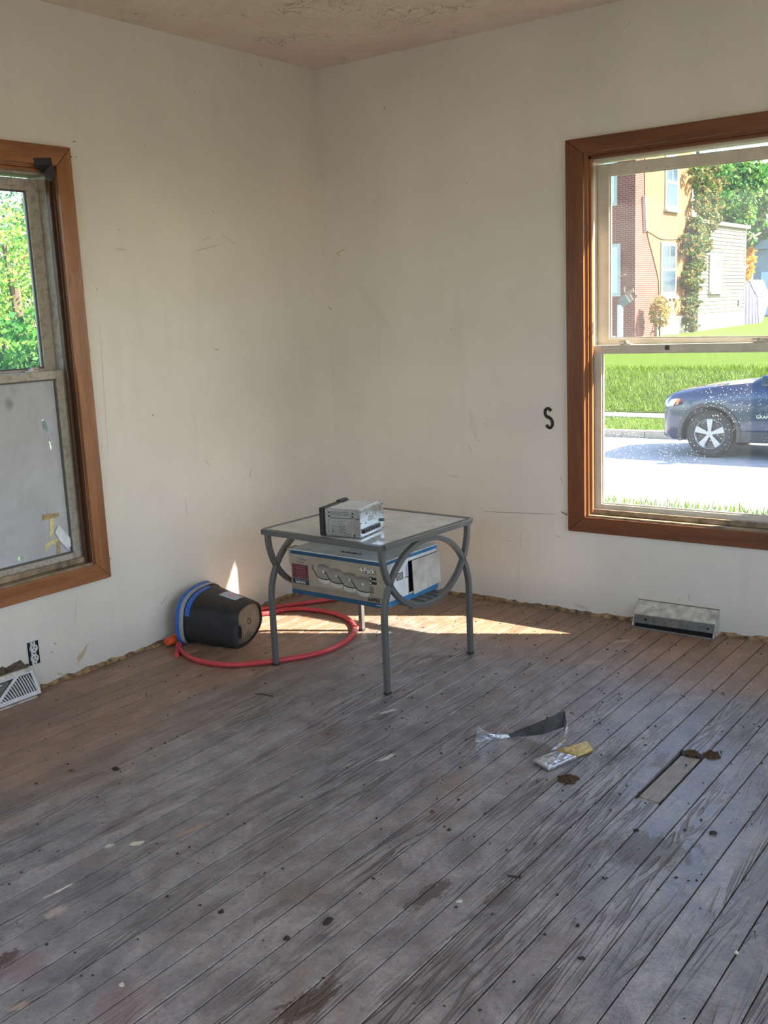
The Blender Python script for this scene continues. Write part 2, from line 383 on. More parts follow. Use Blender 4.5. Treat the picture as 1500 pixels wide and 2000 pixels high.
# ------------------------------------------------------------------ mesh helpers
class MB:
    def __init__(s): s.v = []; s.f = []
    def add(s, vs, fs):
        b = len(s.v); s.v += [tuple(x) for x in vs]; s.f += [tuple(i + b for i in f) for f in fs]; return s
    def hexa(s, a, b):
        """two quads (lists of 4 points), a bottom, b top, same winding"""
        return s.add(list(a) + list(b), [(3, 2, 1, 0), (4, 5, 6, 7), (0, 1, 5, 4), (1, 2, 6, 5), (2, 3, 7, 6), (3, 0, 4, 7)])
    def box(s, lo, hi):
        x0, y0, z0 = lo; x1, y1, z1 = hi
        return s.hexa([(x0, y0, z0), (x1, y0, z0), (x1, y1, z0), (x0, y1, z0)], [(x0, y0, z1), (x1, y0, z1), (x1, y1, z1), (x0, y1, z1)])
    def obox(s, c, ax, ay, az):
        c, ax, ay, az = Vector(c), Vector(ax), Vector(ay), Vector(az)
        q = [c - ax - ay, c + ax - ay, c + ax + ay, c - ax + ay]
        return s.hexa([x - az for x in q], [x + az for x in q])
    def prism(s, poly, d):
        """poly: list of 3-D points, extruded by vector d"""
        d = Vector(d); n = len(poly); P = [Vector(x) for x in poly]
        return s.add(P + [x + d for x in P], [tuple(range(n - 1, -1, -1)), tuple(range(n, 2 * n))] + [(i, (i + 1) % n, n + (i + 1) % n, n + i) for i in range(n)])
    def bar(s, a, b, w, h, up=(0, 0, 1)):
        a, b = Vector(a), Vector(b); d = b - a
        x = d.cross(Vector(up)); x = x.normalized() if x.length > 1e-6 else Vector((1, 0, 0)); y = x.cross(d.normalized())
        return s.obox((a + b) / 2, d / 2, x * w / 2, y * h / 2)
    def sweep(s, pts, prof, closed=False, ref=(0, 0, 1), caps=True):
        """prof: list of (u,v) in the frame (side, up) along the path"""
        P = [Vector(x) for x in pts]; n = len(P); m = len(prof); rows = []
        ref = Vector(ref)
        for i in range(n):
            if closed: t = P[(i + 1) % n] - P[i - 1]
            else: t = P[min(i + 1, n - 1)] - P[max(i - 1, 0)]
            t.normalize()
            sd = t.cross(ref)
            if sd.length < 1e-4: sd = t.cross(Vector((0.3, 1, 0.1)))
            sd.normalize(); up = sd.cross(t)
            rows.append([P[i] + sd * u + up * v for u, v in prof])
        b = len(s.v)
        for r in rows: s.v += [tuple(x) for x in r]
        for i in range(n if closed else n - 1):
            j = (i + 1) % n
            for k in range(m):
                l = (k + 1) % m
                s.f.append((b + i * m + k, b + i * m + l, b + j * m + l, b + j * m + k))
        if caps and not closed:
            s.f.append(tuple(b + k for k in range(m - 1, -1, -1))); s.f.append(tuple(b + (n - 1) * m + k for k in range(m)))
        return s
    def tube(s, pts, r, n=10, closed=False, ref=(0, 0, 1)):
        return s.sweep(pts, [(r * math.cos(2 * math.pi * k / n), r * math.sin(2 * math.pi * k / n)) for k in range(n)], closed, ref)
    def lathe(s, prof, origin, axis, n=24, closed=False):
        """prof: (r, h) pairs along axis"""
        o = Vector(origin); a = Vector(axis).normalized()
        x = a.orthogonal().normalized(); y = a.cross(x); b = len(s.v); m = len(prof)
        for k in range(n):
            c, q = math.cos(2 * math.pi * k / n), math.sin(2 * math.pi * k / n)
            for r, h in prof: s.v.append(tuple(o + a * h + (x * c + y * q) * r))
        for k in range(n):
            l = (k + 1) % n
            for i in range(m if closed else m - 1):
                j = (i + 1) % m
                s.f.append((b + k * m + i, b + l * m + i, b + l * m + j, b + k * m + j))
        if not closed:
            s.f.append(tuple(b + k * m for k in range(n - 1, -1, -1))); s.f.append(tuple(b + k * m + m - 1 for k in range(n)))
        return s
    def cyl(s, a, b, r, n=12):
        a, b = Vector(a), Vector(b)
        return s.lathe([(r, 0), (r, (b - a).length)], a, b - a, n)
    def loft(s, rings, cap=True):
        b = len(s.v); m = len(rings[0])
        for r in rings: s.v += [tuple(x) for x in r]
        for i in range(len(rings) - 1):
            for k in range(m):
                l = (k + 1) % m
                s.f.append((b + i * m + k, b + i * m + l, b + (i + 1) * m + l, b + (i + 1) * m + k))
        if cap:
            s.f.append(tuple(b + k for k in range(m - 1, -1, -1))); s.f.append(tuple(b + (len(rings) - 1) * m + k for k in range(m)))
        return s
    def mesh(s, name):
        me = bpy.data.meshes.new(name); me.from_pydata(s.v, [], s.f)
        bm = bmesh.new(); bm.from_mesh(me); bmesh.ops.recalc_face_normals(bm, faces=bm.faces); bm.to_mesh(me); bm.free()
        return me
    def build(s, name, mat, parent=None, smooth=False, world=False, label=None, kind=None, bevel=0.0, loc=None):
        if world and parent is not None:
            L = WORLD_LOC(parent); s.v = [(x - L.x, y - L.y, z - L.z) for x, y, z in s.v]
        if loc is not None:
            s.v = [(x - loc[0], y - loc[1], z - loc[2]) for x, y, z in s.v]
        me = s.mesh(name)
        return link(name, me, mat, parent, smooth, label, kind, bevel, loc)

def WORLD_LOC(o):
    L = Vector((0, 0, 0))
    while o is not None: L = L + o.location; o = o.parent
    return L
def link(name, me, mat, parent=None, smooth=False, label=None, kind=None, bevel=0.0, loc=None):
    o = bpy.data.objects.new(name, me)
    COL.objects.link(o)
    if mat is not None and not me.materials: me.materials.append(mat)
    if parent is not None: o.parent = parent
    if loc is not None: o.location = loc
    if smooth:
        me.polygons.foreach_set('use_smooth', [True] * len(me.polygons))
        if smooth != 'all':
            try: me.set_sharp_from_angle(angle=math.radians(40))
            except Exception: pass
    if bevel:
        b = o.modifiers.new('bevel', 'BEVEL'); b.width = bevel; b.segments = 2; b.limit_method = 'ANGLE'; b.harden_normals = False
    if label: o['label'] = label
    if kind: o['kind'] = kind
    return o
def empty(name, loc, label=None, cat=None, group=None, rotz=0.0, kind=None):
    o = bpy.data.objects.new(name, None); o.empty_display_size = 0.1
    COL.objects.link(o); o.location = loc; o.rotation_euler = (0, 0, rotz)
    return tag(o, label, cat, group, kind)
def tag(o, label=None, cat=None, group=None, kind=None):
    if label: o['label'] = label
    if cat: o['category'] = cat
    if group: o['group'] = group
    if kind: o['kind'] = kind
    return o
def catmull(pts, k=8, closed=False):
    P = [Vector(p) for p in pts]; n = len(P); out = []
    for i in range(n if closed else n - 1):
        p0 = P[i - 1] if (closed or i > 0) else P[0]
        p1 = P[i]; p2 = P[(i + 1) % n]
        p3 = P[(i + 2) % n] if (closed or i + 2 < n) else P[-1]
        for j in range(k):
            t = j / k
            out.append(0.5 * ((2 * p1) + (p2 - p0) * t + (2 * p0 - 5 * p1 + 4 * p2 - p3) * t * t + (3 * p1 - p0 - 3 * p2 + p3) * t ** 3))
    if not closed: out.append(P[-1])
    return out
def text_mesh(body, size, mat, parent, origin, xdir, ydir, name='lettering', extrude=0.0004, align='LEFT', shear=0.0, bold=0.0):
    cu = bpy.data.curves.new(name, 'FONT'); cu.body = body; cu.size = size; cu.extrude = extrude; cu.align_x = align; cu.shear = shear; cu.offset = bold
    cu.resolution_u = 3
    tmp = bpy.data.objects.new('tmp', cu); COL.objects.link(tmp)
    dg = bpy.context.evaluated_depsgraph_get(); dg.update()
    me = bpy.data.meshes.new_from_object(tmp.evaluated_get(dg))
    bpy.data.objects.remove(tmp, do_unlink=True)
    x = Vector(xdir).normalized(); y = Vector(ydir).normalized(); z = x.cross(y)
    mt = Matrix((x, y, z)).transposed().to_4x4(); mt.translation = Vector(origin)
    me.transform(mt); me.materials.clear()
    return link(name, me, mat, parent)
def quadpoly(face, pts2, d):
    """points (u,v) on a face frame -> 3-D polygon; face=(origin,u,v,n)"""
    o, u, v, n = face
    return [o + u * a + v * b + n * d for a, b in pts2]

# ------------------------------------------------------------------ the room
H = 2.44; XR = 4.75; YB = -5.25; TH = 0.15
W1X0, W1X1, W1Z0, W1Z1 = 1.358, 2.195, 0.435, 1.905       # right-hand wall opening
W2Y0, W2Y1, W2Z0, W2Z1 = -2.29, -1.512, 0.415, 1.885     # left-hand wall opening

floor = MB().box((-TH, YB - TH, -0.14), (XR + TH, TH, -0.024)).build('floor', M_SUB, kind='structure')
PITCHB, OFFB, GAP = 0.0739, 0.047, 0.0026
SLOT_Y0, SLOT_Y1 = -1.478, -1.117
SLOT_K = round((2.19 - OFFB) / PITCHB)
board_meshes = {}
def board(x0, x1, y0, y1, dz=0.0):
    key = (round(x1 - x0, 4), round(y1 - y0, 4))
    if key not in board_meshes:
        w = x1 - x0 - GAP; l = y1 - y0 - 0.0012; b = 0.0016; t = 0.022
        m = MB()
        hw, hl = w / 2, l / 2
        m.add([(-hw, -hl, -t), (hw, -hl, -t), (hw, hl, -t), (-hw, hl, -t), (-hw, -hl, -b), (hw, -hl, -b), (hw, hl, -b), (-hw, hl, -b),
               (-hw + b, -hl + b, 0), (hw - b, -hl + b, 0), (hw - b, hl - b, 0), (-hw + b, hl - b, 0)],
              [(3, 2, 1, 0), (0, 1, 5, 4), (1, 2, 6, 5), (2, 3, 7, 6), (3, 0, 4, 7), (4, 5, 9, 8), (5, 6, 10, 9), (6, 7, 11, 10), (7, 4, 8, 11), (8, 9, 10, 11)])
        me = m.mesh('floor_board'); me.materials.append(M_FLOOR); board_meshes[key] = me
    o = bpy.data.objects.new('floor_board', board_meshes[key]); COL.objects.link(o); o.parent = floor
    o.location = ((x0 + x1) / 2, (y0 + y1) / 2, dz)
k = -1
while True:
    x0 = OFFB + k * PITCHB; x1 = x0 + PITCHB
    if x0 >= XR: break
    a, b = max(x0, 0.0), min(x1, XR)
    dz = -random.random() * 0.0012
    if b - a > 0.01:
        if k == SLOT_K:
            board(a, b, SLOT_Y1, 0.0, dz); board(a, b, YB, SLOT_Y0, dz)
        else:
            r_ = random.random()
            if r_ < 0.22:
                c = random.choice((-0.9, -1.75, -2.9, -3.6)); board(a, b, c, 0, dz); board(a, b, YB, c, dz - .0004)
            else: board(a, b, YB, 0, dz)
    k += 1
sx0 = OFFB + SLOT_K * PITCHB; sx1 = sx0 + PITCHB
M_PATCH = simple('patch_board', (0.30, 0.265, 0.22), 0.55, var=0.3, scale=30, bump=.3, stretch=(3, .6, 1))
MB().hexa([(sx0 + .0085, SLOT_Y0 + .018, -.02), (sx1 - .006, SLOT_Y0 + .012, -.02), (sx1 - .007, SLOT_Y1 - .028, -.02), (sx0 + .010, SLOT_Y1 - .03, -.02)],
          [(sx0 + .0085, SLOT_Y0 + .018, -.002), (sx1 - .006, SLOT_Y0 + .012, -.0015), (sx1 - .007, SLOT_Y1 - .028, -.004), (sx0 + .010, SLOT_Y1 - .03, -.006)]).build('floor_patch_board', M_PATCH, floor, label='pale board let into an old vent slot')
MB().hexa([(sx0 + .006, SLOT_Y0 + .003, -.02), (sx1 - .006, SLOT_Y0 + .001, -.02), (sx1 - .008, SLOT_Y0 + .011, -.02), (sx0 + .0085, SLOT_Y0 + .016, -.02)],
          [(sx0 + .006, SLOT_Y0 + .003, -.003), (sx1 - .006, SLOT_Y0 + .001, -.001), (sx1 - .008, SLOT_Y0 + .011, -.003), (sx0 + .0085, SLOT_Y0 + .016, -.004)]).build('floor_patch_splinter', M_PATCH, floor)

def wall_with_hole(name, mat, plane, lo, hi, z0, z1, holes):
    """plane 'y': spans x lo..hi ; plane 'x': spans y lo..hi. holes [(a,b,c,d)]; thickness given by z0,z1 coords of the normal axis"""
    m = MB()
    def bx(a, b, c, d):
        if plane == 'y': m.box((a, z0, c), (b, z1, d))
        else: m.box((z0, a, c), (z1, b, d))
    cur = lo
    for a, b, c, d in sorted(holes):
        bx(cur, a, -0.02, H + .02); bx(a, b, -0.02, c); bx(a, b, d, H + .02); cur = b
    bx(cur, hi, -0.02, H + .02)
    return m.build(name, mat, kind='structure')
wall_with_hole('wall_right', M_WR, 'y', -TH, XR + TH, 0.0, TH, [(W1X0, W1X1, W1Z0, W1Z1)])
wall_with_hole('wall_left', M_WL, 'x', YB - TH, 0.0, -TH, 0.0, [(W2Y0, W2Y1, W2Z0, W2Z1)])
M_WB = mat_wall('plaster_rear', 'y', WALLC, [])
wall_with_hole('wall_back', M_WB, 'y', 0.0, XR + TH, YB - TH, YB, [(1.0, 3.6, 0.55, 2.05)])
wall_with_hole('wall_side', M_WB, 'x', YB, 0.0, XR, XR + TH, [(-3.6, -1.2, 0.55, 2.05)])
MB().box((-TH, YB - TH, H), (XR + TH, TH, H + .1)).build('ceiling', M_CEIL, kind='structure')

# rough broken plaster edge where the baseboard was pulled off
M_LATH = simple('broken_plaster_edge', (0.25, 0.165, 0.085), 0.9, var=0.85, scale=38, bump=.8)
def ragged(name, pts, dirn):
    m = MB(); n = len(pts) - 1
    rnd = random.Random(3)
    prev = None; dn = Vector(dirn)
    rings = []
    for i, p in enumerate(pts):
        p = Vector(p); h = 0.010 + rnd.random() * 0.013; d = 0.004 + rnd.random() * 0.009
        rings.append([p, p + dn * d, p + dn * d * .7 + Vector((0, 0, h * .6)), p + Vector((0, 0, h))])
    m.loft(rings)
    return m.build(name, M_LATH, kind='structure')
ragged('trim_1', [(-0.0005, -y * 0.03, 0.0) for y in range(1, 61)], (1, 0, 0))
ragged('trim_2', [(0.012 + x * 0.03, 0.0005, 0.0) for x in range(0, 53)], (0, -1, 0))
ragged('trim_3', [(1.937 + x * 0.03, 0.0005, 0.0) for x in range(0, 60)], (0, -1, 0))

# ------------------------------------------------------------------ the windows
M_BLACKLINE = simple('dark_gasket', (0.03, 0.028, 0.025), 0.6)
M_LOCK = simple('sash_lock_metal', (0.55, 0.50, 0.42), 0.45, metal=0.2)
M_SILL = simple('dirty_sill', (0.26, 0.19, 0.12), 0.7, var=0.5, scale=25, bump=.4)

def window(name, T, u0, u1, z0, z1, wk, pane_up, pane_lo, rail_z, tilt, cas, M_SASH, WJ, M_BEAD):
    """T maps (u along wall, depth outward, z) to world. u0<u1."""
    root = empty(name, T(u0, 0, z0), kind='structure')
    R0 = root.location.copy()
    def W(m): m.v = [tuple(Vector(T(*v)) - R0) for v in m.v]; return m
    ax = 'x' if wk == 'r' else 'y'
    WH = M_WOOD[(wk, ax)]; WV = M_WOOD[(wk, 'z')]
    cw, ct, cb = cas
    d = -0.020
    # mitred casing boards
    def cas_board(a, b, c, e, mat):
        W(MB().hexa([(p[0], 0.0, p[1]) for p in (a, b, c, e)], [(p[0], d, p[1]) for p in (a, b, c, e)])).build('casing', mat, root, bevel=.002)
    g = 0.0008
    o0, o1, p0, p1 = u0 - cw, u1 + cw, z0 - cb, z1 + ct
    cas_board((o0, p0 + g), (u0, z0 + g), (u0, z1 - g), (o0, p1 - g), WV)
    cas_board((u1, z0 + g), (o1, p0 + g), (o1, p1 - g), (u1, z1 - g), WV)
    cas_board((o0 + g, p1), (u0 + g, z1), (u1 - g, z1), (o1 - g, p1), WH)
    cas_board((o0 + g, p0), (o1 - g, p0), (u1 - g, z0), (u0 + g, z0), WH)
    # inner jamb boards and stops
    jt = 0.010
    for a, s in ((u0, 1), (u1, -1)):
        W(MB().box((min(a, a + s * jt), 0.0, z0), (max(a, a + s * jt), 0.145, z1))).build('jamb', WJ, root)
        W(MB().box((min(a + s * jt, a + s * (jt + .012)), 0.012, z0 + .01), (max(a + s * jt, a + s * (jt + .012)), 0.030, z1 - .01))).build('stop', WJ, root, bevel=.002)
        W(MB().box((min(a + s * jt, a + s * (jt + .005)), 0.034, z0 + .01), (max(a + s * jt, a + s * (jt + .005)), 0.125, z1 - .01))).build('track', M_SASH, root)
    W(MB().box((u0 + jt, 0.0, z1 - jt), (u1 - jt, 0.145, z1))).build('head', WH, root)
    W(MB().box((u0 + jt, 0.012, z1 - jt - .012), (u1 - jt, 0.034, z1 - jt))).build('stop', WH, root, bevel=.002)
    W(MB().box((u0 + jt, 0.036, z1 - jt - .020), (u1 - jt, 0.125, z1 - jt))).build('track', M_SASH, root)
    W(MB().hexa([(u0 + jt, -.012, z0), (u1 - jt, -.012, z0), (u1 - jt, .15, z0), (u0 + jt, .15, z0)],
                [(u0 + jt, -.012, z0 + .008), (u1 - jt, -.012, z0 + .008), (u1 - jt, .15, z0 + .006), (u0 + jt, .15, z0 + .006)])).build('stool', M_SILL, root)
    W(MB().box((u0 + jt, .020, z0 + .008), (u1 - jt, .034, z0 + .030))).build('stop', M_SILL, root, bevel=.003)
    # sashes
    a, b = u0 + jt + .006, u1 - jt - .006
    def sash(nm, y0, y1, zz0, zz1, st, rt, rb, pane, tl=0.0):
        def q(u, z): return z + tl * (u - a)
        c0, c1 = a + st, b - st
        sroot = W(MB().hexa([(a, y0, q(a, zz0)), (c0, y0, q(c0, zz0)), (c0, y1, q(c0, zz0)), (a, y1, q(a, zz0))],
                            [(a, y0, q(a, zz1)), (c0, y0, q(c0, zz1)), (c0, y1, q(c0, zz1)), (a, y1, q(a, zz1))])).build(nm, M_SASH, root, bevel=.002)
        W(MB().hexa([(c1, y0, q(c1, zz0)), (b, y0, q(b, zz0)), (b, y1, q(b, zz0)), (c1, y1, q(c1, zz0))],
                    [(c1, y0, q(c1, zz1)), (b, y0, q(b, zz1)), (b, y1, q(b, zz1)), (c1, y1, q(c1, zz1))])).build('stile', M_SASH, sroot, bevel=.002)
        for za, zb in ((zz0, zz0 + rb), (zz1 - rt, zz1)):
            W(MB().hexa([(c0, y0, q(c0, za)), (c1, y0, q(c1, za)), (c1, y1, q(c1, za)), (c0, y1, q(c0, za))],
                        [(c0, y0, q(c0, zb)), (c1, y0, q(c1, zb)), (c1, y1, q(c1, zb)), (c0, y1, q(c0, zb))])).build('rail', M_SASH, sroot, bevel=.002)
        ym = (y0 + y1) / 2
        # glazing bead
        bd = MB(); w = .006
        zl, zh = zz0 + rb, zz1 - rt
        for (ua, ub, zA, zB) in ((c0, c0 + w, zl, zh), (c1 - w, c1, zl, zh), (c0 + w, c1 - w, zl, zl + w), (c0 + w, c1 - w, zh - w, zh)):
            bd.hexa([(ua, ym - .008, q(ua, zA)), (ub, ym - .008, q(ub, zA)), (ub, ym - .002, q(ub, zA)), (ua, ym - .002, q(ua, zA))],
                    [(ua, ym - .008, q(ua, zB)), (ub, ym - .008, q(ub, zB)), (ub, ym - .002, q(ub, zB)), (ua, ym - .002, q(ua, zB))])
        W(bd).build('glazing_bead', M_BEAD, sroot)
        W(MB().box((c0 - .004, ym - .0015, zl - .004), (c1 + .004, ym + .0015, zh + .004))).build('pane', pane, sroot)
        return sroot
    up = sash('upper_sash', 0.080, 0.110, rail_z[0], z1 - jt - .028, .050, .042, .030, pane_up, tilt)
    lo = sash('lower_sash', 0.040, 0.072, z0 + .010, rail_z[1], .034, .030, .040, pane_lo, 0.0)
    W(MB().box((a, .0415, z0 + .0085), (b, .0725, z0 + .0099))).build('weatherstrip', M_BLACKLINE, root)
    for f in (.17, .83):
        uu = a + (b - a) * f
        lk = W(MB().box((uu - .022, .044, rail_z[1]), (uu + .022, .068, rail_z[1] + .005))).build('sash_lock', M_LOCK, root, bevel=.0015)
        W(MB().cyl((uu, .056, rail_z[1] + .005), (uu, .056, rail_z[1] + .012), .011, 14)).build('lock_cam', M_LOCK, lk)
        W(MB().obox((uu - .012, .052, rail_z[1] + .014), (.016, -.004, .001), (.002, .004, 0), (0, 0, .0025))).build('lock_lever', M_LOCK, lk)
    return root, up, lo
T1 = lambda u, d, z: Vector((u, d, z))
T2 = lambda u, d, z: Vector((-d, -u, z))
win1, up1, lo1 = window('window_1', T1, W1X0, W1X1, W1Z0, W1Z1, 'r', M_PANE_U, M_PANE_L, (1.145, 1.150), -0.012, (.078, .058, .066), M_SASH, M_WOOD[('l', 'z')], M_SASH)  # paler wood on these jambs stands in for sunlight on them
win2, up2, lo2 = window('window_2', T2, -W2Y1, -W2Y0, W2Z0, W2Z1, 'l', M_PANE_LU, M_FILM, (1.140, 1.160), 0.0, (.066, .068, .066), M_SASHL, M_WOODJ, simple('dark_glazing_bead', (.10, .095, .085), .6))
# unseen windows added behind the camera: plain frames for the fill lamps
def plain_window(name, T, u0, u1, z0, z1):
    root = empty(name, T(u0, 0, z0), kind='structure'); R0 = root.location.copy()
    def W(m): m.v = [tuple(Vector(T(*v)) - R0) for v in m.v]; return m
    WV = M_WOOD[('r', 'z')]; cw = .075
    for a, b, c, e in ((u0 - cw, u0, z0 - cw, z1 + cw), (u1, u1 + cw, z0 - cw, z1 + cw), (u0, u1, z1, z1 + cw), (u0, u1, z0 - cw, z0)):
        W(MB().box((a, -.02, c), (b, 0, e))).build('casing', WV, root)
    um = (u0 + u1) / 2; zm = (z0 + z1) / 2
    W(MB().box((um - .03, .03, z0), (um + .03, .07, z1))).build('mullion', M_SASH, root)
    for a, b in ((u0, um - .03), (um + .03, u1)):
        W(MB().box((a, .04, zm - .02), (b, .06, zm + .02))).build('rail', M_SASH, root)
plain_window('added_window_back', lambda u, d, z: Vector((u, YB - d, z)), 1.0, 3.6, .55, 2.05)
plain_window('added_window_side', lambda u, d, z: Vector((XR + d, -u, z)), 1.2, 3.6, .55, 2.05)

# roof overhang above the right-hand wall (outside)
M_EAVE = simple('painted_eave', (0.6, 0.58, 0.52), 0.7)
MB().hexa([(-1.2, .15, 2.94), (6, .15, 2.94), (6, .76, 2.873), (-1.2, .76, 2.873)], [(-1.2, .15, 3.08), (6, .15, 3.08), (6, .76, 2.95), (-1.2, .76, 2.95)]).build('roof_eave', M_EAVE, kind='structure')

# ------------------------------------------------------------------ small things on the windows
M_TAPE_BLK = simple('black_tape', (0.02, 0.02, 0.022), 0.35)
M_TAPE_YEL = simple('masking_tape', (0.62, 0.56, 0.30), 0.6, var=.3, scale=60)
M_TAPE_BRN = simple('aged_tape', (0.40, 0.29, 0.15), 0.6, var=.3, scale=60)
M_FILMW = simple('white_plastic_scrap', (0.72, 0.76, 0.80), 0.45)
def slab_px(m, pts, fn, plane, thick, n):
    m.prism([fn(x, y, plane) for x, y in pts], Vector(n) * thick); return m
c4 = lambda x, y: (x / 4.1667, 260 + y / 4.1667)
tape = empty('black_tape', lw(*c4(350, 230), .021), 'strip of black tape folded over the corner of the window beside the soaped pane', 'tape')
slab_px(MB(), [c4(270, 202), c4(416, 200), c4(424, 252), c4(285, 262)], lw, .0206, .0008, (1, 0, 0)).build('upper_strip', M_TAPE_BLK, tape, world=True)
P = [lw(*c4(275, 262), .0212), lw(*c4(425, 252), .0212), lw(*c4(437, 285), .018), lw(*c4(433, 385), .005), lw(*c4(395, 395), -.004), lw(*c4(345, 330), -.010)]
MB().prism(P, (.001, 0, 0)).build('hanging_strip', M_TAPE_BLK, tape, world=True)
c5 = lambda x, y: (x / 4.0, 700 + y / 4.0)
ZP = -.0535
def tape_scrap(nm, pts, mat, label, plane=ZP, thick=.0012):
    o = slab_px(MB(), [c5(*q) for q in pts], lw, plane, thick, (1, 0, 0))
    c = lw(*c5(*pts[0]), plane)
    return tag(o.build(nm, mat, loc=tuple(c)), label, 'tape')
tape_scrap('masking_tape', [(385, 1215), (425, 1215), (420, 1395), (388, 1410)], M_TAPE_YEL, 'upright strip of yellow masking tape on the soaped pane')
tape_scrap('masking_tape', [(345, 1455), (390, 1425), (450, 1405), (460, 1430), (400, 1460), (352, 1510)], M_TAPE_YEL, 'crumpled slanting piece of yellow tape low on the soaped pane', ZP + .0003)
tape_scrap('masking_tape', [(445, 1430), (472, 1420), (470, 1540), (448, 1545)], M_TAPE_BRN, 'short brown tape strip above the lower rail of the soaped pane', ZP + .002)
tape_scrap('masking_tape', [(330, 1220), (460, 1205), (462, 1235), (335, 1265)], M_TAPE_BRN, 'brown tape band lying across the top of the yellow upright strip', ZP + .0025, .001)
tape_scrap('plastic_scrap', [(430, 1360), (455, 1300), (520, 1370), (580, 1440), (530, 1490), (470, 1430)], M_FILMW, 'clear white plastic scrap taped to the corner of the soaped pane', ZP + .004, .001)
c2b = lambda x, y: (1180 + x / 5.71, 320 + y / 5.71)
def scrap_r(pts, mat, label, yy, nm='tape_scrap'):
    m = MB().prism([rw(*c2b(*q), yy) for q in pts], (0, .001, 0)); c = rw(*c2b(*pts[0]), yy)
    return tag(m.build(nm, mat, loc=tuple(c)), label, 'tape')
M_TAPE_W = simple('white_tape', (0.85, 0.85, 0.83), 0.5)
M_TAPE_B = simple('pale_blue_tape', (0.50, 0.72, 0.85), 0.5)
scrap_r([(150, 1520), (235, 1455), (290, 1545), (205, 1605)], M_TAPE_B, 'pale blue tape square stuck on the upper pane facing the brick house', .0895)
scrap_r([(255, 1430), (320, 1390), (335, 1425), (290, 1450), (325, 1520), (290, 1545), (260, 1480)], M_TAPE_W, 'white curled tape scrap beside the pale blue square', .0880)
scrap_r([(340, 1490), (350, 1445), (378, 1470), (345, 1510)], M_TAPE_W, 'small pointed white tape scrap near the pale blue square', .0895)
scrap_r([(212, 1380), (232, 1370), (230, 1430), (220, 1435)], M_TAPE_W, 'short upright white tape sliver above the pale blue square', .0895)
scrap_r([(165, 1250), (240, 1228), (240, 1240), (168, 1268)], M_TAPE_W, 'thin slanting white tape sliver on the upper pane', .0895)
q = rw(1303, 679, .0395)
tag(MB().box((q.x - .009, .0385, q.z - .009), (q.x + .009, .0398, q.z + .009)).build('sticker', simple('brown_sticker', (.10, .07, .055), .6), loc=tuple(q)), 'small dark square sticker on the meeting rail of the clear window', 'sticker')

# ------------------------------------------------------------------ glass side table
TZ = 0.540
TABLE_ROT = math.radians(-3.2)
table = empty('side_table', (0.8935, -0.9225, 0), 'grey metal side table with a glass top and looping arched legs', 'table', rotz=TABLE_ROT)
M_STEEL = simple('grey_painted_steel', (0.15, 0.152, 0.146), 0.40, metal=0.35, var=.05, scale=8)
hx, hy, tw = 0.279, 0.256, 0.0095
sq = [(-tw, -tw), (tw, -tw), (tw, tw), (-tw, tw)]
def arch_pts(sx):
    zc = .270; r = hy
    pts = [(sx * hx, -hy, 0.0), (sx * hx, -hy, .12)] + [(sx * hx, -hy, .20)]
    pts += [(sx * hx, -r * math.cos(a), zc - .005 + r * math.sin(a) * .96) for a in [math.pi * i / 32 for i in range(33)]]
    pts += [(sx * hx, hy, .20), (sx * hx, hy, .12), (sx * hx, hy, 0.0)]
    return pts
def u_pts(sx):
    zc = .514; r = hy
    return [(sx * hx, -hy, TZ - .018)] + [(sx * hx, -r * math.cos(a), zc - r * math.sin(a) * .96) for a in [math.pi * i / 32 for i in range(33)]] + [(sx * hx, hy, TZ - .018)]
M_FOOT = simple('rubber_foot', (.03, .03, .03), .7)
for sx in (-1, 1):
    A = arch_pts(sx); h = len(A) // 2
    for part in (A[:h - 8], list(reversed(A[-(h - 8):]))):
        leg = MB().sweep(part, sq, ref=(1, 0, 0)).build('leg', M_STEEL, table, bevel=.0015)
        f0 = part[0]
        MB().box((f0[0] - tw - .0006, f0[1] - tw - .0006, 0.0), (f0[0] + tw + .0006, f0[1] + tw + .0006, .009)).build('foot', M_FOOT, leg)
    MB().sweep(A[h - 9:-(h - 9)], sq, ref=(1, 0, 0)).build('arch', M_STEEL, table, bevel=.0015)
    MB().sweep(u_pts(sx), sq, ref=(1, 0, 0)).build('loop', M_STEEL, table, bevel=.0015)
fx, fy = hx + .012, hy + .012
for s in (-1, 1):
    MB().box((-fx, s * fy - .011, TZ - .020), (fx, s * fy + .011, TZ)).build('top_rail', M_STEEL, table, bevel=.0015)
    MB().box((s * fx - .011, -fy + .0112, TZ - .020), (s * fx + .011, fy - .0112, TZ)).build('top_rail', M_STEEL, table, bevel=.0015)
def mat_tableglass():
    t = NT('reflection_tinted_glass')
    p = t.pos()
    f = t.noise(p, 9, 5, .7)
    tr = t.n('ShaderNodeBsdfTransparent', {'Color': (.80, .86, .83, 1)}).outputs[0]
    df = t.n('ShaderNodeBsdfDiffuse', {'Color': (.82, .82, .79, 1)}).outputs[0]  # pale diffuse share stands in for wall and window reflections
    gl = t.n('ShaderNodeBsdfGlossy', {'Color': (.95, .95, .95, 1), 'Roughness': .06}).outputs[0]
    a = t.n('ShaderNodeMixShader', {0: t.rng(f, .3, .7, .48, .68), 1: tr, 2: df}).outputs[0]
    fr = t.math('ADD', .04, t.math('MULTIPLY', t.math('POWER', t.n('ShaderNodeLayerWeight', {'Blend': .5}).outputs['Facing'], 3.5), .75))
    return t.done(t.n('ShaderNodeMixShader', {0: fr, 1: a, 2: gl}).outputs[0])
MB().box((-fx + .0112, -fy + .0112, TZ - .009), (fx - .0112, fy - .0112, TZ - .002)).build('glass_top', mat_tableglass(), table)
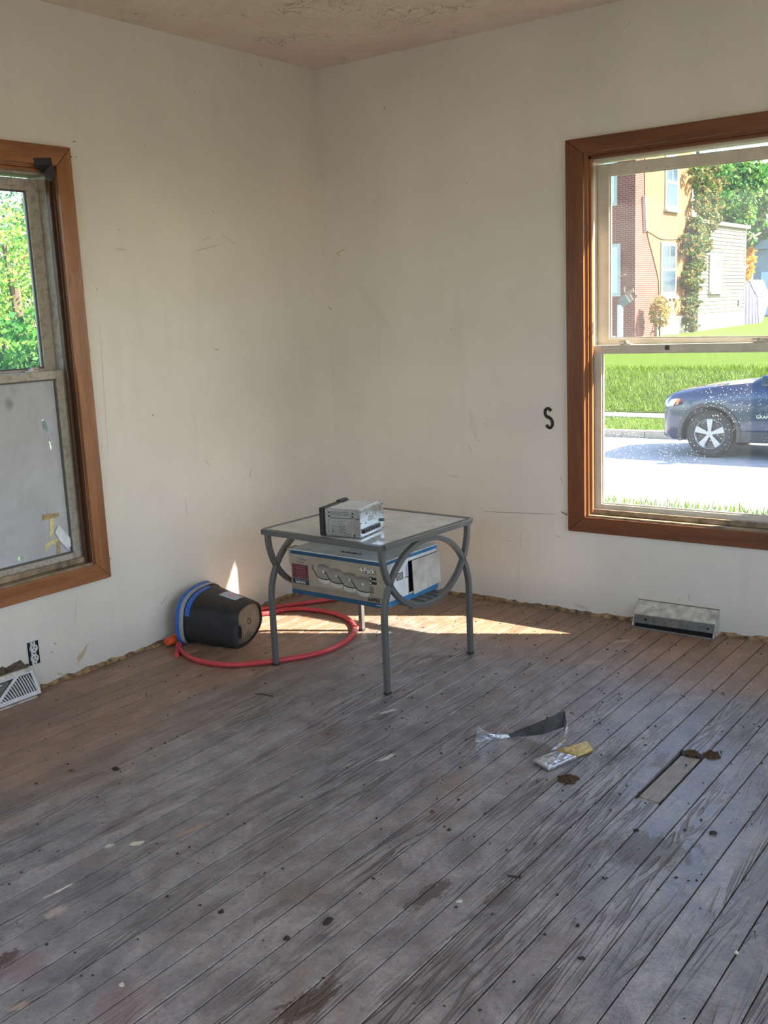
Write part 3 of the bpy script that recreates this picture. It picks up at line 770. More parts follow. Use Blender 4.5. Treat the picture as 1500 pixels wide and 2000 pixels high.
for yy in (-.10, -.06, -.02, .02, .06, .10):
    zz = .514 - .96 * math.sqrt(hy * hy - yy * yy) + .0145
    MB().box((-hx - .004, yy - .008, .281), (hx + .004, yy + .008, .287)).build('shelf_slat', M_STEEL, table)
for sx in (-1, 1):
    MB().box((sx * hx - .006, -.112, .2745), (sx * hx + .006, .112, .281)).build('shelf_rail', M_STEEL, table)

# ------------------------------------------------------------------ car radio on the table
def rad_setup():
    A = fl(705.5, 1051.5, TZ)
    return A
RA = rad_setup()
RA.x -= .001
rang = math.radians(9.0)
radio = empty('car_radio', (RA.x, RA.y, TZ), 'silver double-height car radio with a black face on the glass table', 'radio', rotz=rang)
# local frame: -x = towards the face, +y = along the width (away), origin = near right bottom edge
M_ZINC = simple('galvanised_sheet', (0.50, 0.53, 0.55), 0.26, metal=0.95, var=.12, scale=25)
M_ZINC2 = simple('label_sheet', (0.75, 0.77, 0.78), 0.45, metal=0.2, var=.06)
M_BLKP = simple('black_plastic', (0.018, 0.018, 0.02), 0.42)
M_HOLE = simple('dark_hole', (0.006, 0.006, 0.007), 0.8)
RD, RWd, RHt = .142, .178, .101
MB().box((-RD, 0, .001), (0, RWd, RHt)).build('chassis', M_ZINC, radio, bevel=.0012)
MB().box((-RD + .012, .012, RHt), (-.012, RWd - .012, RHt + .0012)).build('top_cover', M_ZINC2, radio)
fp = MB().box((-RD - .024, -.005, .0), (-RD - .006, RWd + .005, RHt + .003)).build('faceplate', M_BLKP, radio, bevel=.004)
MB().box((-RD - .006, .0, .002), (-RD, RWd, RHt + .001)).build('face_frame', M_BLKP, radio)
MB().box((-RD - .022, .120, RHt + .003), (-RD - .004, .178, RHt + .007)).build('trim_tab', M_BLKP, radio, bevel=.001)
MB().box((-RD + .001, -.0022, .012), (-RD + .012, 0, RHt - .004)).build('mounting_strap', M_ZINC, radio)
holes = MB()
for i in range(9):
    for j in range(5):
        if (i + j) % 2 == 0: holes.cyl((-RD + .026 + i * .0062, -.0004, .016 + j * .0056), (-RD + .026 + i * .0062, .0005, .016 + j * .0056), .0019, 8)
holes.build('vent_holes', M_HOLE, radio, kind='stuff')
for (x, z, r) in ((-.125, .088, .0032), (-.125, .074, .0036), (-.030, .087, .0036), (-.030, .076, .0034), (-.026, .008, .004), (-.010, .066, .002)):
    MB().cyl((x, -.0005, z), (x, .0005, z), r, 10).build('screw_hole', M_HOLE, radio)
for z in (.090, .086, .082, .078): MB().box((-.118, -.0006, z), (-.045, 0, z + .0009)).build('side_rib', M_BLKP, radio)
MB().box((-.120, -.0008, .0675), (-.004, 0, .0692)).build('seam', M_HOLE, radio)
MB().box((-.115, -.0007, .018), (-.109, 0, .021)).build('slot', M_HOLE, radio)
for j in range(3): MB().box((0, .06, .052 + j * .006), (.0006, .100, .0535 + j * .006)).build('rear_vent', M_HOLE, radio)
con = MB().box((0, .012, .013), (.0035, .145, .027)).build('connector_block', M_BLKP, radio)
for i in range(7): MB().box((.0035, .016 + i * .018, .015 + (i % 2) * .003), (.0085, .028 + i * .018, .028)).build('socket', M_BLKP, con)
MB().cyl((0, .158, .036), (.012, .158, .036), .006, 12).build('antenna_jack', simple('blue_connector', (.05, .09, .16), .4), radio)
for (y, z) in ((.006, .094), (.172, .094), (.006, .052), (.172, .06), (.008, .006), (.168, .006), (.05, .08), (.12, .066), (.04, .047)):
    MB().cyl((0, y, z), (.0012, y, z), .0022, 8).build('screw', M_BLKP, radio)

# ------------------------------------------------------------------ carton on the shelf
BZ = 0.2875
bN = fl(752.5, 1190, BZ); bL = fl(571.5, 1157, BZ); bF = fl(864, 1146, BZ)
ux = (bN - bL); ux.z = 0; BLx = ux.length; ux.normalize()
bang = math.atan2(ux.y, ux.x)
carton = empty('carton', (bN.x, bN.y, BZ), 'worn lighting carton with blue edge bands and a torn end flap, under the glass top', 'box', rotz=bang)
BLy = .325; BH = .168
BLx = min(BLx, .475)
def mat_card(name, c, sc=20, var=.14): return simple(name, c, .62, var=var, scale=sc, bump=.06)
M_CARD = mat_card('printed_beige_card', (0.40, 0.335, 0.245))
M_CARDW = mat_card('printed_white_card', (0.78, 0.79, 0.78), 14)
M_CARDB = mat_card('bare_card', (0.46, 0.38, 0.29))
M_BLUE = mat_card('shaded_blue_print', (0.018, 0.085, 0.16))  # shade on the front face put into the blue, darker than the end bands
M_MAROON = mat_card('maroon_print', (0.15, 0.035, 0.045))
M_NAVY = mat_card('navy_print', (0.022, 0.028, 0.055))
M_INK = mat_card('black_print', (0.025, 0.025, 0.025))
M_WHITEINK = mat_card('white_print', (0.82, 0.79, 0.72))
M_DOME = mat_card('grey_dome_print', (0.30, 0.27, 0.235))
M_DOME2 = mat_card('shade_band_print', (0.21, 0.175, 0.15))
M_RIMP = mat_card('pale_rim_print', (0.56, 0.52, 0.45))
M_BRNP = mat_card('brown_print', (0.30, 0.235, 0.175))
wt = .004
MB().box((-BLx, 0, 0), (0, wt, BH)).build('front_panel', M_CARD, carton)
MB().box((-BLx, BLy - wt, 0), (0, BLy, BH)).build('rear_panel', M_CARD, carton)
MB().box((-BLx, wt, 0), (0, BLy - wt, wt)).build('bottom_panel', M_CARDB, carton)
MB().box((-BLx, wt, wt), (-BLx + wt, BLy - wt, BH)).build('end_panel', M_CARDB, carton)
# right end: the panel stops short, leaving a dark slot, the torn flap hangs beside it
MB().box((-wt, wt, wt), (0, BLy * .44, BH)).build('end_panel', M_CARDW, carton)
MB().box((-wt, BLy * .44, wt), (0, BLy - wt, .026)).build('end_panel', M_CARDW, carton)
MB().box((-wt, BLy * .44, BH - .024), (0, BLy - wt, BH)).build('end_panel', M_CARDW, carton)
MB().hexa([(.006, BLy * .50, .016), (.016, BLy * .985, .030), (.019, BLy * .985, .030), (.009, BLy * .50, .016)],
          [(.002, BLy * .50, .142), (.010, BLy * .985, .146), (.013, BLy * .985, .146), (.005, BLy * .50, .142)]).build('torn_flap', mat_card('torn_flap_card', (.52, .48, .42), 25, .2), carton, label='torn grey cardboard flap')
MB().hexa([(-BLx - .001, -.001, BH), (.001, -.001, BH), (.001, BLy * .52, BH), (-BLx - .001, BLy * .52, BH)],
          [(-BLx - .001, -.001, BH + .003), (.001, -.001, BH + .003), (.001, BLy * .52, BH + .006), (-BLx - .001, BLy * .52, BH + .008)]).build('top_flap', M_CARDW, carton)
MB().hexa([(-BLx - .001, BLy * .525, BH), (.001, BLy * .525, BH), (.001, BLy + .001, BH), (-BLx - .001, BLy + .001, BH)],
          [(-BLx - .001, BLy * .525, BH + .005), (.001, BLy * .525, BH + .004), (.001, BLy + .001, BH + .003), (-BLx - .001, BLy + .001, BH + .003)]).build('top_flap', M_CARDW, carton)
MB().hexa([(-BLx - .012, .002, BH - .03), (-BLx, .002, BH - .09), (-BLx, .05, BH - .09), (-BLx - .012, .05, BH - .03)],
          [(-BLx - .015, .002, BH + .006), (-BLx, .002, BH + .003), (-BLx, .05, BH + .003), (-BLx - .015, .05, BH + .006)]).build('bent_corner', M_CARDB, carton)
e = .0005
def pr_box(nm, x0, x1, z0, z1, mat, k=1): return MB().box((x0, -e * k, z0), (x1, 0, z1)).build(nm, mat, carton)
pr_box('blue_band', -BLx, 0, 0, .017, M_BLUE); pr_box('blue_band', -BLx, 0, BH - .014, BH, M_BLUE)
MB().box((0, 0, 0), (e, BLy, .020)).build('blue_band', mat_card('bright_blue_print', (.04, .20, .42)), carton)
MB().box((0, 0, BH - .012), (e, BLy, BH)).build('blue_band', mat_card('bright_blue_print', (.04, .20, .42)), carton)
pr_box('brown_band', -BLx, 0, .017, .040, M_BRNP)
pr_box('maroon_label', -BLx + .006, -BLx + .088, .062, .116, M_MAROON); pr_box('navy_label', -BLx + .006, -BLx + .088, .040, .060, M_NAVY, 1.2)
for i in range(6):
    pr_box('label_line', -BLx + .022 + .004 * (i % 3), -BLx + .074 - .003 * (i % 2), .108 - i * .008, .1092 - i * .008, mat_card('pale_maroon_print', (.36, .20, .2)), 2)
pr_box('label_line', -BLx + .018, -BLx + .078, .0535, .0545, M_WHITEINK, 2.5)
FX, FZ, FN = Vector((1, 0, 0)), Vector((0, 0, 1)), Vector((0, -1, 0))
for i in range(4):
    # picture of a domed light
    cx = -BLx + .165 + i * .063; cz = .104 - i * .0075; w = .0315; h = .046
    F = (Vector((cx, 0, cz)), FX, FZ, FN)
    dome = [(-w, -h * .5)] + [(w * math.cos(math.pi - a), h * .25 + h * .32 * math.sin(a)) for a in [math.pi * k_ / 10 for k_ in range(11)]] + [(w, -h * .5)] + [(w * .6, -h * .58), (-w * .6, -h * .58)]
    MB().prism(quadpoly(F, dome, e * (1 + i)), FN * e).build('printed_dome', M_DOME, carton)
    cap = [(w * math.cos(math.pi - a), h * .30 + h * .27 * math.sin(a)) for a in [math.pi * k_ / 10 for k_ in range(11)]]
    MB().prism(quadpoly(F, cap, e * (2 + i)), FN * e).build('printed_dome_cap', M_DOME2, carton)
    rim = [(-w * 1.0, -h * .56), (-w * .4, -h * .66), (w * .4, -h * .68), (w * 1.1, -h * .60), (w * .85, -h * .95), (w * .3, -h * 1.05), (-w * .4, -h * 1.0), (-w * .85, -h * .85)]
    MB().prism(quadpoly(F, rim, e * (2 + i)), FN * e).build('printed_trim_ring', M_RIMP, carton)
    band = [(-w * 1.05, -h * .50), (-w * .4, -h * .60), (w * .4, -h * .62), (w * 1.15, -h * .54), (w * 1.15, -h * .60), (w * .4, -h * .70), (-w * .4, -h * .68), (-w * 1.05, -h * .57)]
    MB().prism(quadpoly(F, band, e * (3 + i)), FN * e).build('printed_spring', M_INK, carton)
    arm = [(-w * 1.05, -h * .50), (-w * 1.75, h * .12), (-w * 1.68, h * .16), (-w * .98, -h * .44)]
    MB().prism(quadpoly(F, arm, e * (4 + i)), FN * e).build('printed_arm', M_INK, carton)
    MB().prism(quadpoly(F, [(-.003, -.006), (.003, -.006), (.003, .003), (-.003, .003)], e * (4 + i)), FN * e).build('printed_clip', M_WHITEINK, carton)
for (x, z, w, h, m) in ((-BLx + .108, .108, .010, .014, M_DOME2), (-.072, .050, .022, .026, M_DOME2), (-.075, .028, .018, .020, M_DOME)): pr_box('printed_bracket', x, x + w, z, z + h, m, 2)
for i, z in enumerate((.105, .089)):
    MB().lathe([(.0075, 0), (.0075, e * 2)], (-.060, 0, z), (0, -1, 0), 14).build('printed_bulb', M_INK, carton)
    pr_box('printed_bulb_base', -.056, -.034, z - .005, z + .005, M_INK, 2)
    MB().prism([(-.064, -e * 3, z - .004), (-.060, -e * 3, z + .005), (-.056, -e * 3, z - .004)], (0, -e, 0)).build('printed_bulb_mark', M_WHITEINK, carton)
X3, Z3 = (1, 0, 0), (0, 0, 1)
text_mesh('4-Pack', .026, M_INK, carton, (-.1075, -e, .1225), X3, Z3, bold=.0012)
text_mesh('4-Pack', .026, M_WHITEINK, carton, (-.109, -e * 3, .124), X3, Z3, bold=.0006)
text_mesh('BAFFLE', .0165, M_INK, carton, (-.075, -e * 2, .0215), X3, Z3, bold=.0007)
pr_box('fine_print', -.040, -.006, .0085, .0105, M_WHITEINK, 2)
text_mesh('Patriot', .017, M_DOME2, carton, (-BLx + .036, -e, .1315), X3, Z3, shear=.1)
text_mesh('LIGHTING', .0075, M_DOME2, carton, (-BLx + .034, -e, .1225), X3, Z3)
for i_ in range(8): pr_box('fine_print', -BLx + .022 + i_ * .0065, -BLx + .026 + i_ * .0065, .0435, .0435 + (.006, .0045, .007)[i_ % 3], M_WHITEINK, 3)
for i_ in range(9): MB().box((-.235 + i_ * .0105, .045, BH + .0040), (-.2315 + i_ * .0105, .045 + (.014, .009, .016)[i_ % 3], BH + .0062)).build('fine_print', M_INK, carton)
# print on the end panel
def pe(nm, y0, y1, z0, z1, mat): return MB().box((0, y0, z0), (e, y1, z1)).build(nm, mat, carton)
pe('barcode_block', BLy * .22, BLy * .34, .086, .112, M_INK)
for i in range(5): MB().box((e, BLy * .23, .089 + i * .0045), (e * 2, BLy * .33, .0905 + i * .0045)).build('barcode_line', M_WHITEINK, carton)
MB().prism([(0, BLy * .385, .092), (0, BLy * .44, .092), (0, BLy * .44, .138), (0, BLy * .41, .136), (0, BLy * .388, .120)], (e, 0, 0)).build('printed_dome', mat_card('lilac_dome_print', (.42, .42, .58)), carton)
pe('printed_spring', BLy * .375, BLy * .44, .086, .090, M_INK); pe('grey_print', BLy * .43, BLy * .44, .02, .086, M_BRNP)
pe('pale_square', BLy * .02, BLy * .06, .022, .036, M_RIMP)

# ------------------------------------------------------------------ bucket on its side
th = math.radians(10.0)
bax = Vector((math.cos(th), math.sin(th), 0)); blat = Vector((-math.sin(th), math.cos(th), 0))
bucket = empty('bucket', (0.078, -1.1476, 0), 'black plastic tub lying on its side with blue tape round its rim', 'bucket')
rim2 = [(.03, .002), (-.028, .028), (-.037, .10), (-.012, .172), (.055, .208), (.165, .214), (.235, .185), (.258, .115), (.235, .035), (.155, .002)]
bas2 = [(.012, .002), (.000, .016), (.010, .085), (.018, .142), (.058, .166), (.128, .168), (.182, .148), (.198, .106), (.186, .050), (.105, .003)]
def ringpts(poly, ax, scale=1.0, k=5):
    c = (sum(p_[0] for p_ in poly) / len(poly), sum(p_[1] for p_ in poly) / len(poly))
    pts = catmull([Vector((c[0] + (p_[0] - c[0]) * scale, c[1] + (p_[1] - c[1]) * scale, 0)) for p_ in poly], k, True)
    return [bax * ax + blat * q_.x + Vector((0, 0, max(q_.y, .0008))) for q_ in pts]
LB = .258
def lerp2(f, grow=0.0):
    P_ = [((1 - f) * a[0] + f * b[0], (1 - f) * a[1] + f * b[1]) for a, b in zip(rim2, bas2)]
    return P_
def mat_tub():
    t = NT('black_tub_plastic'); p = t.pos()
    f = t.noise(p, 18, 5, .7)
    col = t.mix(t.rng(f, .5, .75, 0, .5), (.017, .016, .017), (.06, .05, .042))
    return t.done(t.bsdf(col, t.rng(f, .3, .7, .38, .55), 0, t.bump(f, .08, .003), .45))
M_TUB = mat_tub()
rings = [ringpts(lerp2(.06), .022), ringpts(lerp2(.5), LB * .5), ringpts(lerp2(.93), LB * .93), ringpts(bas2, LB, .985), ringpts(bas2, LB + .004, .95)]
inner = [ringpts(bas2, LB + .004, .90), ringpts(bas2, LB - .006, .88), ringpts(lerp2(.9), LB * .9, .955), ringpts(lerp2(.06), .022, .975)]
MB().loft(rings + inner[:2], cap=False).build('body', M_TUB, bucket, smooth=True)
MB().loft([ringpts(lerp2(.06), .022, .97), ringpts(lerp2(.9), LB * .90, .95)], cap=False).build('inner_wall', M_TUB, bucket, smooth=True)
basem = MB().loft([ringpts(bas2, LB - .010, .90), ringpts(bas2, LB - .004, .885)])
def mat_base():
    t = NT('brown_tub_base'); p = t.pos(); o = t.xyz(p)
    f = t.noise(p, 22, 5, .7)
    col = t.mix(t.rng(f, .35, .7), (.20, .145, .10), (.32, .24, .17))
    col = t.mix(t.rng(t.math('ADD', o['Z'], t.math('MULTIPLY', f, .06)), .04, .085, .85, 0), col, (.05, .045, .045))  # darker towards the floor
    return t.done(t.bsdf(col, .45, 0, t.bump(f, .1, .003), .5))
bs = basem.build('base', mat_base(), bucket)
hc = bax * (LB - .004) + blat * .035 + Vector((0, 0, .062))
MB().prism([hc + blat * .014 * math.cos(a) + Vector((0, 0, .030 * math.sin(a))) for a in [2 * math.pi * k_ / 20 for k_ in range(20)]], bax * .0008).build('drain_hole', M_HOLE, bs)
cc = bax * (LB - .004) + blat * .105 + Vector((0, 0, .090))
MB().lathe([(.013, 0), (.013, .0012), (.010, .0012), (.010, 0)], cc, bax, 18, True).build('moulded_ring', M_TUB, bs)
MB().loft([ringpts(lerp2(.08), .026, 1.035), ringpts(lerp2(.02), .012, 1.055), ringpts(rim2, .002, 1.05), ringpts(rim2, .002, .95), ringpts(lerp2(.08), .026, .97)], cap=False).build('rim', simple('grey_rim', (.33, .33, .33), .5), bucket, smooth=True)
M_BLT = simple('blue_tape', (.028, .125, .48), .42, var=.2, scale=60)
def tape_band(nm, i0, i1, f0, f1, a0, a1, s):
    r0 = ringpts(lerp2(f0), a0, s); r1 = ringpts(lerp2(f1), a1, s); r2 = ringpts(lerp2(f1), a1, s - .03); r3 = ringpts(lerp2(f0), a0, s - .03)
    n = len(r0); idx = [k_ % n for k_ in range(i0, i1)]
    rr = [[r0[k_], r1[k_], r2[k_], r3[k_]] for k_ in idx]
    return MB().loft(rr).build(nm, M_BLT, bucket)
tape_band('blue_rim_tape', 0, 27, -.02, .03, -.004, .010, 1.085)
tape_band('blue_body_tape', 12, 25, .10, .18, .030, .050, 1.03)
# sticker on the upper face
def onb(f, i, lift): 
    r = ringpts(lerp2(f), LB * f + .0, 1.0 + lift); return r[i % len(r)]
def patch(nm, f0, f1, j0, j1, lift, mat, label=None):
    rows = []
    for f in [f0 + (f1 - f0) * k_ / 4 for k_ in range(5)]:
        a_ = [onb(f, j, lift) for j in range(j0, j1 + 1)]; b_ = [onb(f, j, lift + .006) for j in range(j1, j0 - 1, -1)]
        rows.append(b_ + a_)
    MB().loft(rows).build(nm, mat, bucket, label=label)
patch('sticker', .47, .80, 22, 26, .008, simple('faded_label', (.52, .60, .74), .5, var=.15, scale=90), 'faded blue and pink paper sticker')
patch('sticker_print', .58, .68, 23, 25, .012, simple('pink_print', (.72, .42, .50), .5))

# bottle of orange-capped something behind the tub
b0 = Vector((.052, -1.225, .021)); b1 = Vector((.034, -1.085, .021)); bd_ = (b1 - b0).normalized()
bottle = empty('spray_bottle', (b0.x, b0.y, 0), 'orange capped bottle lying by the wall behind the tub', 'bottle')
MB().lathe([(.004, -.001), (.013, 0), (.0165, .004), (.019, .040), (.019, .045)], b0, bd_, 20).build('cap', simple('orange_plastic', (.70, .10, .025), .4), bottle, smooth=True, world=True)
MB().lathe([(.0200, .045), (.0205, .058), (.0205, .130), (.012, .140)], b0, bd_, 20).build('body', simple('tan_bottle', (.50, .33, .14), .45, var=.3), bottle, smooth=True, world=True)
MB().lathe([(.0208, .052), (.0208, .056)], b0, bd_, 20).build('seal_ring', simple('pale_ring', (.75, .6, .42), .4), bottle, smooth=True, world=True)

# red hose
HZ = .0105
hp = [fl(*q_, HZ) for q_ in [(515, 1199), (560, 1190.5), (600, 1190), (640, 1195), (670, 1204), (687, 1215), (693, 1228), (686, 1243), (668, 1257), (640, 1270), (600, 1280.5), (550, 1289), (500, 1295), (450, 1298.5), (410, 1295), (380, 1288), (358, 1275), (348, 1262)]]
hp = [Vector((.030, -.775, HZ)), Vector((.045, -.73, HZ))] + hp + [Vector((.098, -1.195, HZ))]
hose = empty('red_hose', (.4, -.9, 0), 'red rubber hose coiled on the floor round a table leg', 'hose')
M_HOSE = simple('red_rubber', (.56, .055, .065), .38, var=.12)
MB().tube(catmull(hp, 6), HZ, 12).build('hose_loop', M_HOSE, hose, smooth=True, world=True)
h2 = [Vector((.030, -.74, .0300)), fl(515, 1189, .025), fl(560, 1183, HZ), fl(600, 1177, HZ), fl(636, 1172, HZ), fl(668, 1167, HZ), fl(700, 1166, HZ)]
MB().tube(catmull(h2, 6), HZ, 12).build('hose_tail', M_HOSE, hose, smooth=True, world=True)
MB().tube([fl(349, 1262, HZ), fl(345, 1280, HZ)], HZ * .95, 12).build('hose_end', M_HOSE, hose, smooth=True, world=True)
cl = fl(694, 1232, HZ); cl2 = fl(691, 1237, HZ)
MB().tube([cl, cl2], HZ * 1.12, 12).build('hose_clamp', simple('pale_red_band', (.75, .30, .28), .4), hose, smooth=True, world=True)

# ------------------------------------------------------------------ vents, outlet, letter, nails
M_WMET = simple('white_painted_metal', (.66, .67, .68), .42, var=.1)
M_WMETD = simple('grimy_white_metal', (.56, .54, .48), .5, var=.35, scale=30, bump=.2)
M_DMET = simple('dark_sheet_metal', (.16, .16, .155), .45, metal=.5, var=.3)
reg = empty('baseboard_register', (0, -2.02, 0), 'white fan-pattern vent register knocked loose at the wall base below the outlet', 'vent')
RY0, RY1, RZ, RX = -2.22, -1.838, .088, .054
reg_face = lambda y, f, d=0.0: Vector((.012 + (RX - .012) * f + d * .8, y, RZ * (1 - f) + .006 * f + d * .6))
MB().prism([(0.0005, RY0, .0005), (RX, RY0, .0005), (RX, RY0, .006), (.004, RY0, RZ - .004), (0.0005, RY0, RZ - .004)], (0, RY1 - RY0, 0)).build('back', M_DMET, reg, world=True)
def fbar(nm, ya, fa, yb, fb, w, d=.003, mat=M_WMET):
    a, b = reg_face(ya, fa, d), reg_face(yb, fb, d)
    return MB().bar(a, b, w, .004, up=(.8, 0, .6)).build(nm, mat, reg, world=True)
fbar('frame', RY0, .93, RY1, .93, .014); fbar('frame', RY0, .06, RY1, .06, .008); fbar('frame', RY1 - .004, .0, RY1 - .004, 1.0, .010)
fbar('frame', RY0 + .004, 0, RY0 + .004, 1, .010)
ymid = (RY0 + RY1) / 2
fbar('divider', ymid + .012, .88, RY1 - .066, .08, .010); fbar('divider', ymid - .012, .88, RY0 + .066, .08, .010); fbar('divider', ymid, .84, ymid, .92, .008)
for i in range(17):
    yt = RY1 - .020 - i * .0105
    fb = .88
    ft = .12 if yt > RY1 - .062 else min(.86, .12 + (RY1 - .062 - yt) / (RY1 - .066 - ymid - .012) * .78)
    pts = [reg_face(yt + .004 * math.sin(3 * s_), ft + (fb - ft) * s_, .0022) + Vector((0, .010 * s_ * s_, 0)) for s_ in (0, .25, .5, .75, 1)]
    MB().sweep(pts, [(-.0018, -.001), (.0018, -.001), (.0018, .001), (-.0018, .001)], ref=(.8, 0, .6)).build('louvre', M_WMET, reg, world=True)
for i in range(12):
    yt = ymid + .03 - i * .012; 
    f0_ = .12 + abs(yt - ymid) * .6
    MB().bar(reg_face(yt + .03, f0_ * .6 + .12, .0022), reg_face(yt - .03, f0_ * .6 + .14, .0022), .004, .002, up=(.8, 0, .6)).build('louvre', M_WMET, reg, world=True)
top = MB().hexa([(.0005, RY0, RZ + .0002), (.020, RY0, RZ + .0002), (.020, RY1 - .010, RZ + .0002), (.0005, RY1 - .010, RZ + .0002)],
                [(.0005, RY0, RZ + .015), (.013, RY0, RZ + .012), (.013, RY1 - .010, RZ + .012), (.0005, RY1 - .010, RZ + .015)]).build('top_flange', M_WMETD, reg, world=True)
MB().box((.004, RY0, .0), (RX + .010, RY1 - .02, .004)).build('floor_flange', M_WMETD, reg, world=True)
# broken plaster gap above the register
gap = MB(); rnd = random.Random(11); rr = []
M_GAP = simple('torn_plaster_gap', (.10, .075, .05), .95, var=.7, scale=60, bump=.9)
for i in range(14):
    y = -2.04 + i * .0155
    h = .020 + .016 * rnd.random() if i < 12 else .008
    rr.append([Vector((.0005, y, RZ + .0155)), Vector((.006 + .006 * rnd.random(), y, RZ + .0155)), Vector((.004 + .005 * rnd.random(), y, RZ + .0155 + h * .7)), Vector((.0005, y, RZ + .0155 + h))])
tag(gap.loft(rr).build('broken_plaster', M_GAP, loc=(0, -1.95, RZ + .0155)), 'crumbled brown plaster gap between the fan-pattern register and the outlet', 'plaster')

outlet = empty('wall_outlet', (0, -1.8145, .10), 'double wall outlet without its cover plate', 'outlet')
M_OUT = simple('white_receptacle', (.64, .63, .60), .4)
oy, oz = -1.8145, .1435
MB().box((.0003, oy - .025, oz - .044), (.0010, oy + .025, oz + .044)).build('box_opening', M_HOLE, outlet, world=True)
MB().box((.001, oy - .0275, oz - .045), (.003, oy - .0235, oz + .044)).build('box_edge', M_OUT, outlet, world=True)
MB().box((.001, oy - .010, oz - .043), (.004, oy + .010, oz + .043)).build('strap', M_OUT, outlet, world=True)
for s in (-1, 1):
    zc = oz + s * .019
    f = MB().lathe([(.0162, .003), (.0162, .008), (.0150, .009)], (0, oy, zc), (1, 0, 0), 22).build('receptacle_face', M_OUT, outlet, world=True, smooth=True)
    for y_, h_ in ((-.006, .004), (.006, .0032)): MB().box((.0088, oy + y_ - .0013, zc + .001), (.0094, oy + y_ + .0013, zc + .001 + h_ * 2)).build('slot', M_HOLE, f, world=True)
    MB().cyl((.0088, oy, zc - .006), (.0094, oy, zc - .006), .0026, 10).build('ground_hole', M_HOLE, f, world=True)
    MB().cyl((.004, oy, oz + s * .0395), (.0055, oy, oz + s * .0395), .0028, 8).build('screw', M_DMET, outlet, world=True)
MB().cyl((.003, oy, oz), (.006, oy, oz), .003, 8).build('screw', M_DMET, outlet, world=True)

vent = empty('baseboard_diffuser', (1.755, 0, 0), 'cream baseboard diffuser with a dark slot on the wall under the clear window', 'vent')
vx0, vx1 = 1.592, 1.930
MB().hexa([(vx0, -.001, .096), (vx1, -.001, .098), (vx1, -.001, .101), (vx0, -.001, .099)], [(vx0, -.052, .052), (vx1, -.052, .056), (vx1, -.052, .059), (vx0, -.052, .055)]).build('hood', M_WMETD, vent, world=True)
MB().hexa([(vx0, -.050, .052), (vx1, -.050, .056), (vx1, -.048, .056), (vx0, -.048, .052)], [(vx0, -.064, .020), (vx1, -.064, .022), (vx1, -.062, .020), (vx0, -.062, .018)]).build('damper', M_DMET, vent, world=True)
MB().box((vx0 + .005, -.050, .0005), (vx1 - .005, -.004, .022)).build('throat', M_HOLE, vent, world=True)
MB().hexa([(vx0, -.078, .0005), (vx1, -.082, .0005), (vx1, -.074, .0005), (vx0, -.070, .0005)], [(vx0, -.076, .008), (vx1, -.080, .006), (vx1, -.076, .006), (vx0, -.072, .008)]).build('lip', M_DMET, vent, world=True)
for x in (vx0, vx1 - .003):
    MB().prism([(x, -.001, .0005), (x, -.070, .0005), (x, -.064, .020), (x, -.0515, .0515), (x, -.001, .0955)], (.003, 0, 0)).build('end_cap', M_WMETD, vent, world=True)
for x in (vx0 + .055, vx1 - .025): MB().cyl((x, -.058, .036), (x, -.0605, .037), .0045, 10).build('screw', M_HOLE, vent, world=True)
MB().box((vx0 - .001, -.003, .1015), (vx1 + .001, -.0005, .1040)).build('caulk_crack', simple('brown_crack', (.20, .13, .06), .8), vent, world=True)

# letter S
sA = rw(1063, 796); sB = rw(1082, 836)
scx = (rw(1072, 816).x); scz = rw(1072, 816).z
def s_path():
    pts = []
    w, h = .0135, .0215
    for k_ in range(0, 15):
        a = math.radians(20 + k_ * 250 / 14); pts.append((w * math.cos(a), h + .0185 * math.sin(a)))
    for k_ in range(1, 15):
        a = math.radians(90 - k_ * 250 / 14); pts.append((w * math.cos(a), -h + .0215 * math.sin(a)))
    return pts
sp = s_path()
ca, sa = math.cos(math.radians(6)), math.sin(math.radians(6))
sroot = MB().sweep([(scx + (x * ca - z * sa) * 1.1, -.0013, scz + (x * sa + z * ca)) for x, z in sp], [(-.0066, -.0012), (.0066, -.0012), (.0066, .0012), (-.0066, .0012)], ref=(0, -1, 0)).build('letter_s', simple('black_vinyl', (.012, .012, .012), .5), loc=(scx, 0, scz))
tag(sroot, 'black letter S stuck on the wall beside the clear window', 'letter')

M_NAIL = simple('rusty_nail', (.06, .045, .035), .6, metal=.4)
n0, n1 = rw(1094, 1001.5, -.012), rw(1111, 1004.5, -.0215)
nl = empty('nail', tuple(n0), 'thin nail sticking out beside the lower casing corner of the clear window', 'nail')
MB().cyl((n0.x, 0, n0.z + .002), (n0.x + .034, -.022, n0.z - .003), .0016, 8).build('shank', M_NAIL, nl, world=True)
MB().cyl((n0.x + .034, -.022, n0.z - .003), (n0.x + .0355, -.023, n0.z - .0032), .0032, 8).build('head', M_NAIL, nl, world=True)
a, b = fl(991, 1710, .002), fl(1015, 1713, .002)
nl = empty('nail', tuple(fl(1003, 1712)), 'dark nail lying on the floorboards in front of the foil strip', 'nail')
MB().cyl(a, b, .0022, 8).build('shank', M_NAIL, nl, world=True); MB().cyl(b, b + (b - a).normalized() * .0016, .0046, 10).build('head', M_NAIL, nl, world=True)
a, m_, b = fl(499, 1355, .002), fl(513, 1355.5, .002), fl(534, 1360, .002)
tag(MB().tube([a, m_, b], .0019, 8).build('bent_wire', M_NAIL, loc=tuple(m_)), 'bent piece of dark wire on the floor in front of the tub', 'wire')

